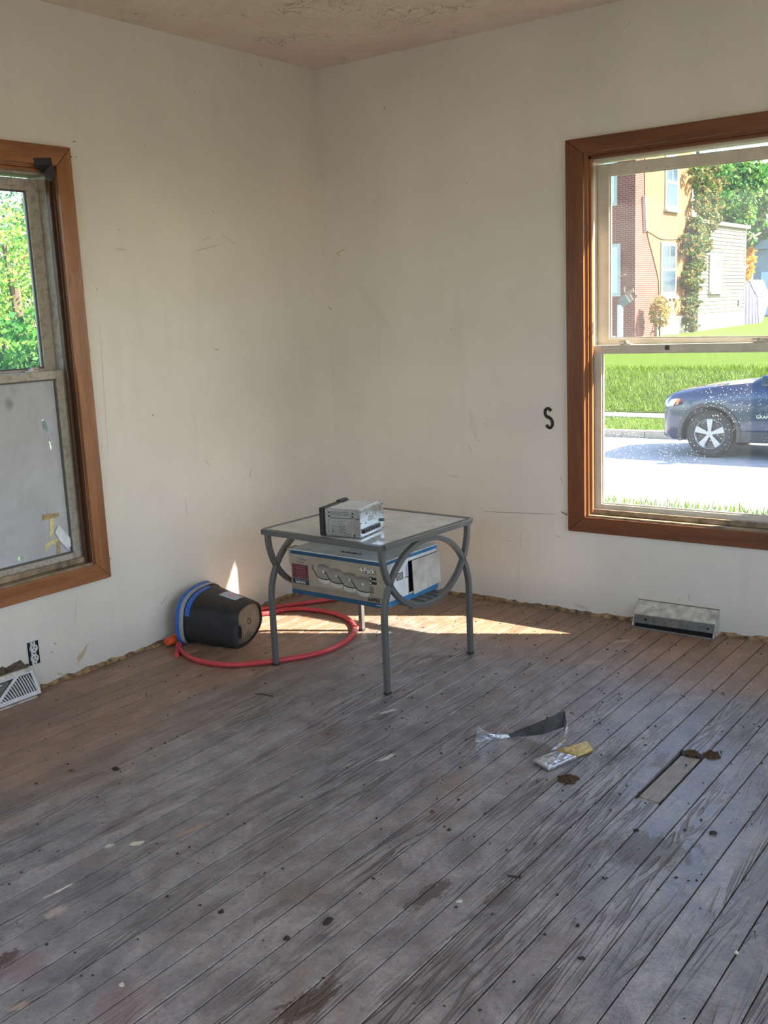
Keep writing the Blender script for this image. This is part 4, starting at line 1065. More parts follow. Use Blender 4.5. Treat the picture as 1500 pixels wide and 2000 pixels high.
# ------------------------------------------------------------------ foil strip
def mat_foil():
    t = NT('crumpled_foil'); p = t.pos()
    f = t.noise(p, 70, 4, .6); v = t.voro(p, 55)
    col = t.mix(t.rng(f, .35, .7), (.62, .63, .66), (.85, .86, .88))
    return t.done(t.bsdf(col, .28, .9, t.bump(t.math('ADD', f, v), .55, .004)))
M_FOIL = mat_foil()
M_FOILG = simple('golden_backing', (.62, .47, .16), .35, metal=.6, var=.25, scale=70, bump=.5)
M_FOILD = simple('dark_backing', (.085, .08, .078), .5, metal=.3, var=.3, scale=50, bump=.2)
c8 = lambda x, y: (880 + x * 580 / 1500, 1360 + y * 260 / 672)
foil = empty('foil_strip', tuple(fl(*c8(560, 250))), 'folded strip of crumpled silver foil tape on the floorboards', 'foil')
def ribbon(nm, lows, ups, mat, k=4, th_=.0012):
    L_ = catmull(lows, k); U_ = catmull(ups, k); m = MB(); rows = []
    rg = random.Random(5)
    for i, (a, b) in enumerate(zip(L_, U_)):
        n = Vector((rg.uniform(-1, 1), rg.uniform(-1, 1), 0)) * .0012
        mid = a.lerp(b, .5) + n
        d = Vector((.0, -th_, 0)) if abs((b - a).z) > .01 else Vector((0, 0, th_))
        rows.append([a, mid, b, b + d, mid + d, a + d])
    m.loft(rows)
    return m.build(nm, mat, foil, world=True)
def up_at(lo, px, py):
    """point on the viewing ray of (px,py) on a vertical plane through lo facing the camera"""
    n = Vector((CAM.x - lo.x, CAM.y - lo.y, 0)); d = ray(px, py)
    return CAM + d * ((lo - CAM).dot(n) / d.dot(n))
l0 = fl(*c8(122, 234), .001); l1 = fl(*c8(210, 222), .001); l2 = fl(*c8(300, 207), .001); l3 = fl(*c8(385, 200), .004)
u0_ = up_at(l0, *c8(140, 152)); u1_ = up_at(l1, *c8(205, 190)); u2_ = up_at(l2, *c8(290, 192)); u3_ = up_at(l3, *c8(365, 160))
ribbon('bright_end', [l0, l1, l2], [u0_, u1_, u2_], M_FOIL)
l4 = fl(*c8(480, 188), .022); l5 = fl(*c8(576, 152), .040)
u4_ = up_at(l4, *c8(478, 115)); u5_ = up_at(l5, *c8(579, 70))
ribbon('raised_band', [l2, l3, l4, l5], [u2_, u3_, u4_, u5_], M_FOILD)
l6 = fl(*c8(562, 215), .022); l7 = fl(*c8(505, 276), .010)
u6_ = fl(*c8(592, 200), .030); u7_ = fl(*c8(535, 268), .010)
ribbon('twisted_band', [l5, l6, l7], [u5_, u6_, u7_], M_FOIL)
def packet(nm, quad, z0, z1, mat):
    q0 = [fl(*c8(*q_), z1) for q_ in quad]
    m = MB().hexa([Vector((p_.x, p_.y, z0)) for p_ in q0], q0)
    return m.build(nm, mat, foil, world=True, bevel=.003)
packet('folded_packet', [(415, 318), (497, 363), (640, 300), (530, 272)], .001, .012, M_FOIL)
packet('golden_fold', [(535, 268), (642, 299), (722, 268), (690, 222)], .001, .009, M_FOILG)

# ------------------------------------------------------------------ debris on the floor
M_SAWD = simple('brown_crumbs', (.10, .055, .028), .9, var=.6, scale=200, bump=.5)
def crumb_heap(px, py, r, seed, label):
    c = fl(px, py); rg = random.Random(seed); m = MB()
    for i in range(170):
        a = rg.uniform(0, 2 * math.pi); d = r * math.sqrt(rg.random()) * (1.25 if i % 9 == 0 else 1)
        s_ = rg.uniform(.0012, .0032); z = max(0, (1 - d / r)) * .006
        v = Vector((c.x + d * math.cos(a), c.y + d * math.sin(a), z + s_ * .6))
        ax = Vector((rg.uniform(-1, 1), rg.uniform(-1, 1), rg.uniform(-.5, .5))).normalized() * s_ * 1.4
        ay = ax.orthogonal().normalized() * s_ * .8; az = ax.cross(ay).normalized() * s_ * .6
        m.obox(v, ax, ay, az)
    return tag(m.build('crumb_heap', M_SAWD, loc=tuple(c)), label, 'debris')
crumb_heap(1109, 1523, .026, 1, 'round heap of brown crumbs on the floor beside the foil strip')
crumb_heap(1390, 1476, .022, 2, 'small heap of brown crumbs at the end of the floor slot')
crumb_heap(1352, 1472, .016, 3, 'dark splintered crumbs lying in the end of the floor slot')
M_CRUMB = simple('dark_grit', (.035, .028, .022), .9, var=.4)
M_CHIPW = simple('paint_chip', (.62, .58, .50), .7, var=.2)
rg = random.Random(21)
grit = MB()
def lump(m, x, y, s_, flat=.6):
    t_ = rg.uniform(0, 6.28); ax = Vector((math.cos(t_), math.sin(t_), 0)) * s_ * rg.uniform(.8, 1.8); ay = Vector((-math.sin(t_), math.cos(t_), 0)) * s_
    h_ = s_ * flat
    c = Vector((x, y, 0))
    m.add([c - ax, c - ay, c + ax, c + ay, c + Vector((rg.uniform(-.3, .3) * s_, 0, h_ * 1.6))], [(0, 1, 4), (1, 2, 4), (2, 3, 4), (3, 0, 4), (3, 2, 1, 0)])
while len(grit.v) < 5 * 1500:
    x, y = rg.uniform(.03, 3.0), rg.uniform(-3.0, -.03)
    if rg.random() > (.9 if y > -1.6 and x > .9 else .45): continue
    lump(grit, x, y, .0008 + .0038 * rg.random() ** 2.2)
tag(grit.build('floor_grit', M_CRUMB), 'fine dark grit scattered over the worn floorboards', 'grit', kind='stuff')
wg = MB()
for i in range(130): lump(wg, rg.uniform(.05, 2.8), rg.uniform(-2.8, -.03), rg.uniform(.0008, .0022), .4)
tag(wg.build('plaster_grit', M_CHIPW), 'fine pale plaster grit scattered over the worn floorboards', 'grit', kind='stuff')
def chip(px, py, s_, mat, label, nm='wood_crumb', flat=.5, el=1.5):
    c = fl(px, py); m = MB(); n = 9
    ring = []; t0 = rg.uniform(0, 6.28)
    for k_ in range(n):
        a = 2 * math.pi * k_ / n; r_ = s_ * rg.uniform(.6, 1.2); v = Vector((r_ * math.cos(a) * el, r_ * math.sin(a), 0))
        v = Vector((v.x * math.cos(t0) - v.y * math.sin(t0), v.x * math.sin(t0) + v.y * math.cos(t0), 0)); ring.append(v)
    m.loft([[c + v for v in ring], [c + v * .9 + Vector((0, 0, s_ * flat * rg.uniform(.5, 1.2))) for v in ring], [c + v * .35 + Vector((0, 0, s_ * flat * 1.5)) for v in ring]])
    return tag(m.build(nm, mat, loc=tuple(c)), label, 'debris')
chip(226, 1502, .0085, M_CRUMB, 'dark wood crumb lying nearer the baseboard register than the other large crumbs')
chip(140, 1505, .008, simple('brown_litter', (.14, .08, .035), .9), 'brown leaf crumb on the floor out from the baseboard register', flat=.3)
chip(877, 1621, .0055, M_CRUMB, 'round black pellet on bare boards in front of the table', flat=.5, el=1.1)
chip(845, 1585, .0065, simple('brown_litter', (.14, .08, .035), .9), 'brown litter flake on the boards in front of the foil strip', flat=.3)
chip(262, 1648, .012, M_CHIPW, 'torn white paint flake on the worn boards', 'paint_flake', .12)
chip(641, 1800, .010, M_CRUMB, 'cluster of black litter on the boards near the brown stain', flat=.3)
chip(561, 1834, .0065, M_CRUMB, 'black dead-leaf curl on the boards near the brown stain', flat=.7)
chip(432, 1781, .007, M_CRUMB, 'loose grey lint crumb on a wide grey board', flat=.4)
chip(1242, 1622, .006, M_CRUMB, 'black pellet on the dull dark floor patch past the slot')
chip(1392, 1628, .0072, M_CRUMB, 'big black pellet on the boards beyond the dull dark patch', flat=.7)
chip(1128, 1808, .005, M_CRUMB, 'black pellet on a board between two wide dark gaps')
chip(1137, 1872, .0055, M_CRUMB, 'dark crumb on the board beside the swirling grain')
chip(897, 1760, .007, M_CHIPW, 'white flake between two dark floor stains', 'paint_flake', .2)
chip(1438, 1862, .0048, M_CHIPW, 'round cream pellet on the gap between two boards', 'paint_flake', .8, 1.0)
chip(1248, 1388, .0062, simple('pebble_grey', (.45, .44, .41), .7), 'pale pebble on the boards beyond the foil strip', 'pebble', .7, 1.2)
chip(237, 1925, .0055, M_CHIPW, 'white pellet on the reddish worn boards', 'paint_flake', .7, 1.1)

# ------------------------------------------------------------------ outside: ground
def mat_grass(name, c0, c1):
    t = NT(name); p = t.pos()
    f = t.noise(p, 5, 6, .75); g = t.noise(p, 45, 5, .75)
    col = t.mix(t.rng(f, .3, .7), c0, c1)
    col = t.mix(t.rng(g, .4, .7, 0, .5), col, mul(c0, .45))
    return t.done(t.bsdf(col, .85, 0, t.bump(g, 1.0, .05), .2))
M_GRASS = mat_grass('lawn_grass', (.078, .145, .008), (.140, .225, .015))
M_ASPH = simple('pale_asphalt', (.34, .33, .32), .9, var=.15, scale=6, bump=.2)
M_CONC = simple('concrete', (.36, .32, .27), .85, var=.15, scale=8)
ZS = -1.19
MB().box((-90, .6, ZS - .5), (60, 90, ZS - .02)).build('yard', mat_grass('yard_grass', (.09, .19, .03), (.17, .28, .05)), kind='structure')
MB().box((-90, -60, ZS - .5), (-.4, .6, ZS - .02)).build('side_yard', mat_grass('side_grass', (.09, .19, .03), (.17, .28, .05)), kind='structure')
MB().hexa([(-60, 7.95, ZS - .019), (50, 8.25, ZS - .019), (50, 14.3, ZS - .019), (-60, 14.3, ZS - .019)], [(-60, 7.95, ZS), (50, 8.25, ZS), (50, 14.3, ZS), (-60, 14.3, ZS)]).build('street', M_ASPH, kind='structure')
cz = 14.3
for i in range(-14, 10):
    if i == -14: curb = MB().box((-45, cz, ZS - .01), (-44, cz + .16, ZS + .13)).build('curb', M_CONC, kind='structure')
    else: MB().box((-45 + (i + 14) * 2.4, cz, ZS - .01), (-45 + (i + 14) * 2.4 + 2.385, cz + .16, ZS + .13 + random.uniform(-.008, .008))).build('curb_stone', M_CONC, curb)
def strip(name, prof, mat):
    m = MB(); xs = [-60 + 2.0 * i for i in range(56)]; rg_ = random.Random(4)
    rows = []
    for x in xs: rows.append([(x, y, z + rg_.uniform(-.015, .015)) for y, z in prof] + [(x, prof[-1][0], ZS - .015), (x, prof[0][0], ZS - .015)])
    m.loft([[Vector(v) for v in r] for r in rows])
    return m.build(name, mat, kind='structure')
strip('verge', [(14.47, -1.07), (15.2, -1.04), (16.0, -1.02)], M_GRASS)
strip('sidewalk', [(16.02, -1.0), (16.9, -1.0)], M_CONC)
strip('lawn', [(16.92, -.98), (17.4, -.92), (19.0, -.47), (20.2, -.33), (24.0, -.13), (29.0, -.02), (46.0, .12), (80, .3)], M_GRASS)
# grass blades on bank, verge and the near edge of the street
def blades(name, n, x0, x1, y0, y1, zfun, h0, h1, w, mat, seed, label):
    g = np.random.default_rng(seed)
    x = g.uniform(x0, x1, n); y = g.uniform(y0, y1, n); z = np.array([zfun(a) for a in y]) - .01
    a = g.uniform(0, 6.283, n); h = g.uniform(h0, h1, n); lx = g.normal(0, .35, n) * h; ly = g.normal(0, .35, n) * h
    V = np.empty((n, 3, 3))
    V[:, 0] = np.stack([x - np.cos(a) * w, y - np.sin(a) * w, z], 1); V[:, 1] = np.stack([x + np.cos(a) * w, y + np.sin(a) * w, z], 1)
    V[:, 2] = np.stack([x + lx, y + ly, z + h], 1)
    return tag(fast_mesh(name, V.reshape(-1, 3), 3, mat), label, 'grass', kind='stuff')
def fast_mesh(name, V, per, mat, parent=None):
    n = len(V) // per
    me = bpy.data.meshes.new(name)
    me.vertices.add(len(V)); me.vertices.foreach_set('co', np.asarray(V, dtype=np.float32).ravel())
    me.loops.add(n * per); me.loops.foreach_set('vertex_index', np.arange(n * per, dtype=np.int32))
    me.polygons.add(n); me.polygons.foreach_set('loop_start', np.arange(0, n * per, per, dtype=np.int32))
    me.update(calc_edges=True); me.validate()
    return link(name, me, mat, parent)
def mat_leaf(name, cols, tl=.35, rough=.6):
    t = NT(name)
    rnd_ = t.geo().outputs['Random Per Island']
    cr = t.n('ShaderNodeValToRGB', {'Fac': rnd_})
    el = cr.color_ramp.elements
    while len(el) > 1: el.remove(el[-1])
    el[0].position = 0; el[0].color = tuple(cols[0]) + (1,)
    for i, c in enumerate(cols[1:], 1):
        e_ = el.new(i / (len(cols) - 1)); e_.color = tuple(c) + (1,)
    d = t.bsdf(cr.outputs[0], rough, 0, None, .25)
    tr = t.n('ShaderNodeBsdfTranslucent', {'Color': cr.outputs[0]}).outputs[0]
    return t.done(t.n('ShaderNodeMixShader', {0: tl, 1: d, 2: tr}).outputs[0])
M_BLADE = mat_leaf('grass_blades', [(.06, .125, .008), (.12, .205, .012), (.19, .26, .025)])
bank = lambda y: np.interp(y, [14.47, 16.0, 16.02, 16.9, 16.92, 17.4, 19.0, 20.2, 24, 29], [-1.07, -1.02, -1.0, -1.0, -.98, -.92, -.47, -.33, -.13, -.02])
blades('lawn_blades', 24000, -9, 3.0, 16.95, 20.6, bank, .06, .16, .012, M_BLADE, 1, 'long green grass on the lawn bank across the street')
blades('verge_blades', 4500, -8, 1.5, 14.5, 16.0, bank, .05, .12, .010, M_BLADE, 2, 'short green grass on the verge between curb and sidewalk')
blades('roadside_blades', 3000, -4.5, 1.5, 7.3, 8.35, lambda y: ZS - .01, .04, .20, .008, M_BLADE, 3, 'ragged grass along the near edge of the street')

# ------------------------------------------------------------------ parked SUV
CX, CY = -2.30 + 1.46, 12.23 + .96
car = empty('suv', (CX, CY, ZS), 'dark blue SUV parked at the far curb', 'car')
def mat_paint():
    t = NT('dark_blue_paint')
    return t.done(t.bsdf((.014, .030, .080), .2, .3, None, .6, **{'Coat Weight': .6, 'Coat Roughness': .05}))
M_PAINT = mat_paint()
M_CLAD = simple('dark_cladding', (.035, .037, .042), .55)
M_TIRE = simple('tire_rubber', (.030, .030, .032), .85, bump=.2)
M_RIM = simple('alloy_rim', (.36, .38, .41), .35, metal=.6)
M_CGLASS = simple('tinted_glass', (.03, .05, .07), .05, spec=.9)
HWD = .94
def section(x, zb, zs, zt, w, wt):
    pts = [(w * .90, zb), (w * .985, zb + .10), (w, zb + .30), (w * .995, zs - .12), (w * .965, zs), (wt, zt - .01), (wt * .5, zt + .012)]
    half = [(x, -a, z) for a, z in pts]
    return [Vector(v) for v in half] + [Vector((v[0], -v[1], v[2])) for v in reversed(half)]
st_ = [(-2.32, .42, .78, .84, .62, .52), (-2.26, .30, .88, .96, .76, .66), (-2.10, .27, .96, 1.04, .88, .76), (-1.7, .27, 1.03, 1.11, HWD, .82), (-1.2, .28, 1.07, 1.17, HWD, .84), (-.72, .28, 1.10, 1.22, HWD, .84),
       (-.4, .28, 1.12, 1.24, HWD, .84), (.4, .28, 1.13, 1.22, HWD, .84), (1.4, .28, 1.16, 1.24, HWD, .84), (2.1, .30, 1.18, 1.24, .92, .82), (2.40, .36, 1.14, 1.2, .86, .76), (2.47, .46, 1.05, 1.1, .74, .66)]
body = MB().loft([section(*s_) for s_ in st_]).build('body', M_PAINT, car, smooth=True)
for wx in (-1.46, 1.46):
    for s in (-1, 1):
        cut = MB().cyl((wx, s * .55, .385), (wx, s * 1.1, .385), .455, 36)
        cut.v = [(v[0] + CX, v[1] + CY, v[2] + ZS) for v in cut.v]
        co = cut.build('cutter', None)
        bo = body.modifiers.new('arch', 'BOOLEAN'); bo.operation = 'DIFFERENCE'; bo.object = co; bo.solver = 'EXACT'
dg = bpy.context.evaluated_depsgraph_get(); dg.update()
nm_ = bpy.data.meshes.new_from_object(body.evaluated_get(dg))
body.modifiers.clear(); body.data = nm_
for o in [o for o in bpy.data.objects if o.name.startswith('cutter')]: bpy.data.objects.remove(o, do_unlink=True)
nm_.materials.clear(); nm_.materials.append(M_PAINT)
def cab(x0, x1, z, w): return [Vector((x0, -w, z)), Vector((x1, -w, z)), Vector((x1, w, z)), Vector((x0, w, z))]
MB().loft([cab(-.86, 2.28, 1.17, .855), cab(-.10, 2.05, 1.62, .70), cab(.15, 1.9, 1.70, .64), cab(.4, 1.7, 1.73, .50)]).build('cabin', M_PAINT, car, bevel=.03)
def sidewin(xa, xb, xc, xd, s):
    def P_(x, z): f = (z - 1.17) / .45; return Vector((x, s * (.855 - .155 * f + .004), z))
    MB().prism([P_(xa, 1.21), P_(xb, 1.21), P_(xc, 1.57), P_(xd, 1.57)], (0, s * .004, 0)).build('side_window', M_CGLASS, car)
for s in (-1, 1):
    sidewin(-.56, .42, .42, .02, s); sidewin(.50, 1.38, 1.30, .50, s); sidewin(1.46, 2.0, 1.82, 1.40, s)
    MB().box((-.20, s * .948 - .004, .34), (-.19, s * .948 + .004, 1.08)).build('door_seam', M_CLAD, car); MB().box((.46, s * .944 - .004, .34), (.47, s * .944 + .004, 1.08)).build('door_seam', M_CLAD, car)
    MB().box((-.98, s * .935 - .012, .27), (.98, s * .935 + .012, .45)).build('side_cladding', M_CLAD, car, bevel=.008)
    mr = MB().box((-.62, min(s * .90, s * 1.10), 1.16), (-.46, max(s * .90, s * 1.10), 1.33)).build('mirror', M_PAINT, car, bevel=.04)
    for wx in (-1.46, 1.46):
        pts = [Vector((wx + .475 * math.cos(a), s * .945, .385 + .475 * math.sin(a))) for a in [math.radians(-14 + 208 * k_ / 24) for k_ in range(25)]]
        MB().sweep(pts, [(-.03, -.025), (.03, -.025), (.03, .025), (-.03, .025)], ref=(0, 1, 0)).build('fender_flare', M_CLAD, car, bevel=.01)
        wh = MB().lathe([(.26, -.11), (.33, -.125), (.375, -.10), (.387, -.04), (.387, .04), (.375, .10), (.33, .125), (.26, .11)], (wx, s * .80, .387), (0, s, 0), 40, True).build('wheel', M_TIRE, car, smooth=True)
        MB().lathe([(.05, .02), (.20, .03), (.255, -.02), (.255, .105), (.245, .118), (.232, .10), (.22, .03)], (wx, s * .80, .387), (0, s, 0), 36).build('rim', M_RIM, wh, smooth=True)
        MB().lathe([(.21, .062), (.21, .066)], (wx, s * .80, .387), (0, s, 0), 30).build('rim_recess', M_CLAD, wh)
        MB().lathe([(.055, .06), (.055, .105), (.03, .110)], (wx, s * .80, .387), (0, s, 0), 20).build('hub', M_RIM, wh, smooth=True)
        for k_ in range(5):
            a = math.radians(90 + 72 * k_)
            d0 = Vector((math.cos(a), 0, math.sin(a))); pd = Vector((-math.sin(a), 0, math.cos(a))); c0 = Vector((wx, s * .90, .387))
            MB().hexa([c0 + d0 * .03 - pd * .024, c0 + d0 * .03 + pd * .024, c0 + d0 * .238 + pd * .058, c0 + d0 * .238 - pd * .058],
                      [v + Vector((0, s * .012, 0)) for v in (c0 + d0 * .03 - pd * .02, c0 + d0 * .03 + pd * .02, c0 + d0 * .235 + pd * .050, c0 + d0 * .235 - pd * .050)]).build('spoke', M_RIM, wh)
    MB().prism([(-2.21, s * .80, .80), (-2.06, s * .905, .83), (-1.97, s * .935, .95), (-2.10, s * .88, .93)], (0, s * .012, 0)).build('headlight', simple('headlight_glass', (.5, .52, .55), .15), car)
    MB().prism([(-2.02, s * .918, .84), (-1.97, s * .937, .86), (-1.93, s * .945, .95), (-1.98, s * .936, .94)], (0, s * .015, 0)).build('side_marker', simple('amber_lens', (.85, .20, .04), .25), car)
    MB().box((-2.315, min(s * .2, s * .66), .30), (-2.20, max(s * .2, s * .66), .44)).build('bumper', M_CLAD, car, bevel=.03)
MB().box((-2.36, -.42, .62), (-2.325, .42, .80)).build('grille', M_CLAD, car, bevel=.01)
MB().hexa([Vector(v) for v in [(-.845, -.76, 1.20), (-.845, .76, 1.20), (-.83, .76, 1.20), (-.83, -.76, 1.20)]], [Vector(v) for v in [(-.14, -.62, 1.60), (-.14, .62, 1.60), (-.12, .62, 1.60), (-.12, -.62, 1.60)]]).build('windshield', M_CGLASS, car)
text_mesh('GRAND CHEROKEE', .075, simple('chrome_letters', (.8, .8, .82), .2, metal=.6), car, (-.72, -.951, .655), (1, 0, 0), (0, 0, 1), extrude=.003)

# ------------------------------------------------------------------ houses
def at(px, py, d): return CAM + ray(px, py) * d
K0 = at(1240, 600, 37.0); HX, HY = K0.x, K0.y
def mat_brick():
    t = NT('red_brick'); p = t.pos(); o = t.xyz(p)
    u = t.math('ADD', o['X'], o['Y'])
    br = t.n('ShaderNodeTexBrick', {'Vector': t.comb(u, o['Z'], 0), 'Color1': (.17, .038, .024, 1), 'Color2': (.13, .028, .020, 1), 'Mortar': (.27, .21, .175, 1), 'Scale': 1.0, 'Mortar Size': .007, 'Brick Width': .22, 'Row Height': .072, 'Bias': 0.0})
    nz = t.noise(p, 2, 4)
    col = t.mix(t.rng(nz, .3, .7, 0, .3), br.outputs[0], (.22, .07, .055))
    return t.done(t.bsdf(col, .85, 0, t.bump(br.outputs['Fac'], -.6, .01), .2))
M_BRICK = mat_brick()
M_STUC = simple('orange_stucco', (.235, .112, .040), .85, var=.14, scale=1.6, bump=.1)
M_HWHITE = simple('white_house_trim', (.36, .36, .345), .6, var=.05)
M_HGLASS = simple('house_glass', (.030, .055, .080), .25, spec=.2, var=.3, scale=2)
M_FOUND = simple('stone_foundation', (.42, .36, .27), .9, var=.3, scale=3, bump=.3)
house = empty('brick_house', (HX - 3, HY + 3, -.1), 'tall brick and orange stucco house across the street', 'house')
HZ0, HZ1 = -.1, 8.2; HYE = 37.5
MB().box((HX - 8, HY, HZ0 + .001), (HX, HYE, HZ1)).build('brick_wall', M_BRICK, house, world=True)
def sidepoly(pts): return [Vector((HX, lw(px, py, HX).y, lw(px, py, HX).z)) for px, py in pts]
c3 = lambda x, y: (1180 + x / 5.71, 320 + y / 5.71)
stp = sidepoly([c3(*q_) for q_ in [(447, -500), (447, 650), (470, 750), (490, 850), (520, 960), (550, 1080), (580, 1200), (600, 1300)]])
stp += [Vector((HX, stp[-1].y + .15, .75)), Vector((HX, HYE, .75)), Vector((HX, HYE, stp[0].z))]
MB().prism(stp, (.035, 0, 0)).build('stucco_face', M_STUC, house, world=True)
MB().box((HX - 8, HY + 1.9, HZ0), (HX + .09, HYE, .72)).build('foundation', M_FOUND, house, world=True)
MB().hexa([(HX - 8.4, HY - .4, HZ1), (HX + .4, HY - .4, HZ1), (HX + .4, HYE + .4, HZ1), (HX - 8.4, HYE + .4, HZ1)], [(HX - 4.2, HY + 2, HZ1 + 2.2), (HX - 3.8, HY + 2, HZ1 + 2.2), (HX - 3.8, HYE - 2, HZ1 + 2.2), (HX - 4.2, HYE - 2, HZ1 + 2.2)]).build('roof', simple('grey_shingles', (.16, .15, .15), .9), house, world=True)
def side_window(y0, y1, z0, z1, parent, X, mull=True, mat=M_HGLASS):
    w = MB().box((X, y0, z0), (X + .05, y1, z1)).build('window_frame', M_HWHITE, parent, world=True)
    zm = (z0 + z1) / 2; fr = .13
    for za, zb in ((z0 + fr * 1.2, zm - .05), (zm + .05, z1 - fr)):
        MB().box((X + .05, y0 + fr, za), (X + .058, y1 - fr, zb)).build('window_pane', mat, w, world=True)
    if mull: MB().box((X + .058, (y0 + y1) / 2 - .025, zm + .05), (X + .07, (y0 + y1) / 2 + .025, z1 - fr)).build('muntin', M_HWHITE, w, world=True)
    MB().box((X + .0005, y0 - .05, z0 - .10), (X + .14, y1 + .05, z0 - .001)).build('window_sill', M_HWHITE, w, world=True)
XS = HX + .0355
side_window(34.2, 35.75, 1.50, 3.50, house, XS)
side_window(34.55, 35.85, 4.72, 6.72, house, XS)
# street-side windows and white corner post
for (x0, x1, z0, z1) in ((-14.0, -12.32, 1.55, 3.42), (-14.0, -12.45, 4.75, 6.6)):
    w = MB().box((x0, HY - .06, z0), (x1, HY - .001, z1)).build('window_frame', M_HWHITE, house, world=True)
    MB().box((x0 + .12, HY - .075, z0 + .12), (x1 - .10, HY - .0605, z1 - .12)).build('window_pane', simple('pale_blue_glass', (.42, .62, .70), .15), w, world=True)
pz = rw(1213, 595, HY - .3)
MB().box((pz.x - .10, HY - .40, HZ0), (pz.x + .06, HY - .26, 1.25)).build('porch_post', simple('pale_blue_post', (.55, .72, .80), .6), house, world=True)
MB().box((HX - 5, HY - 1.2, HZ0), (HX - .55, HY - .002, .14)).build('porch_floor', M_HWHITE, house, world=True)

# cables strung along the stucco face
M_CAB = simple('black_cable', (.05, .045, .04), .7)
cb = empty('wall_cable', tuple(Vector((HX + .05, 34, 4.0))), 'black cable sagging across the orange stucco wall', 'cable')
pts = [(460, 740), (520, 770), (620, 830), (700, 842), (800, 840), (850, 825)]
MB().tube(catmull([Vector((HX + .06, lw(*c3(*q_), HX + .06).y, lw(*c3(*q_), HX + .06).z)) for q_ in pts], 5), .014, 6).build('cable', M_CAB, cb, world=True)
# downspout on the corner of the stucco
sp1 = lw(*c3(447, 610), HX + .08); sp2 = lw(*c3(465, 745), HX + .08)
MB().bar(sp1 + Vector((.0, 0, .8)), sp2, .09, .07).build('downspout', M_HWHITE, house, world=True)

# siding addition: every clapboard a piece of its own
add = empty('siding_addition', (HX - 2, 41, 0), 'cream clapboard addition with a white framed window', 'house')
AX = HX + .30; AY0, AY1 = 37.55, 43.55; AZ0, AZ1 = .62, 4.30
MB().box((AX - 5, AY0, -.1), (AX - .05, AY1 - .02, AZ1)).build('core', M_HWHITE, add, world=True)
M_SIDING = simple('cream_siding', (.215, .195, .125), .7, var=.06, scale=2)
nb = 24; bh = (AZ1 - AZ0) / nb
for i in range(nb):
    z = AZ0 + i * bh
    MB().hexa([(AX - .05, AY0 + .002, z), (AX + .028, AY0 + .002, z), (AX + .028, AY1 - .1, z), (AX - .05, AY1 - .1, z)], [(AX - .05, AY0 + .002, z + bh - .001), (AX - .012, AY0 + .002, z + bh - .001), (AX - .012, AY1 - .1, z + bh - .001), (AX - .05, AY1 - .1, z + bh - .001)]).build('clapboard', M_SIDING, add, world=True)
MB().box((AX - .06, AY1 - .098, AZ0 - .1), (AX + .03, AY1, AZ1)).build('corner_board', M_HWHITE, add, world=True)
MB().box((AX - 5, AY0 + .002, -.1), (AX + .02, AY1, AZ0 - .002)).build('foundation', simple('cream_foundation', (.30, .26, .16), .9, var=.1, scale=4), add, world=True)
MB().box((AX - 5.1, AY0 + .002, AZ1 + .0005), (AX + .16, AY1 + .15, AZ1 + .14)).build('eave', M_HWHITE, add, world=True)
side_window(38.75, 40.25, 1.62, 3.12, add, AX + .0285, False, simple('teal_glass', (.06, .12, .13), .3, spec=.2))
sg = lw(1385, 518, AX + .08)
MB().box((AX + .0875, 39.55, 2.62), (AX + .094, 39.85, 2.92)).build('window_sign', simple('red_sign', (.55, .06, .06), .5), add, world=True)
MB().box((AX + .0875, 39.35, 2.0), (AX + .094, 39.85, 2.30)).build('window_sign', M_HWHITE, add, world=True)
MB().box((AX + .029, 42.6, 1.0), (AX + .08, 42.85, 1.22)).build('meter_box', simple('grey_box', (.2, .2, .2), .6), add, world=True)

# ladder leaning on the stucco wall
lad = empty('ladder', (HX + .9, 35.0, .05), 'white ladder leaning on the orange stucco wall', 'ladder')
la, lb = lw(1316, 655, HX + .95), lw(1303, 578, HX + .25)
la.z = .03; off = Vector((0, .40, 0))
for s in (0, 1): MB().bar(la + off * s, lb + off * s, .05, .07).build('stile', M_HWHITE, lad, world=True)
for k_ in range(1, 6):
    f = k_ / 6; MB().bar(la.lerp(lb, f), la.lerp(lb, f) + off, .04, .04).build('rung', M_HWHITE, lad, world=True)

# tarp tent
M_TARP = simple('purple_tarp', (.20, .18, .34), .55, var=.15, scale=3, bump=.3)
tent = empty('tarp_shelter', (-11.1, 44.2, .1), 'purple tarp draped over a low peaked frame beside the addition', 'tent')
ta = at(1462, 548, 45.0); tz0 = .12
def tp(px, py, d): return at(px, py, d)
A_ = tp(1440, 550, 48.3); B_ = tp(1462, 548, 47.5); b1_ = tp(1441, 640, 47.5); b2_ = tp(1481, 640, 47.5); b3_ = tp(1441, 636, 48.9); b4_ = tp(1487, 634, 48.9); sh = tp(1478, 580, 47.5)
for v in (b1_, b2_, b3_, b4_): v.z = tz0
B2_ = B_ + Vector((.2, 1.5, 0)); sh2 = sh + Vector((.2, 1.4, -.05))
shl = tp(1441, 585, 47.5); shl2 = shl + Vector((.2, 1.4, 0))
def sheet(poly, d): return MB().prism(poly, d)
rg = random.Random(9)
fr_ = []
for k_ in range(13):
    f = k_ / 12; lo_ = b1_.lerp(b2_, f) + Vector((0, -.018 * (k_ % 2), 0)); 
    hi_ = shl.lerp(B_, f / .5) if f < .5 else B_.lerp(sh, (f - .5) / .5)
    fr_.append([lo_, hi_ + Vector((0, -.01 * (k_ % 2), 0)), hi_ + Vector((0, .03, 0)), lo_ + Vector((0, .03, 0))])
MB().loft(fr_).build('front_curtain', M_TARP, tent, world=True)
MB().hexa([shl, B_, B2_, shl2], [v + Vector((0, 0, .03)) for v in (shl, B_, B2_, shl2)]).build('roof_sheet', simple('lilac_tarp', (.26, .21, .36), .55, bump=.2), tent, world=True)
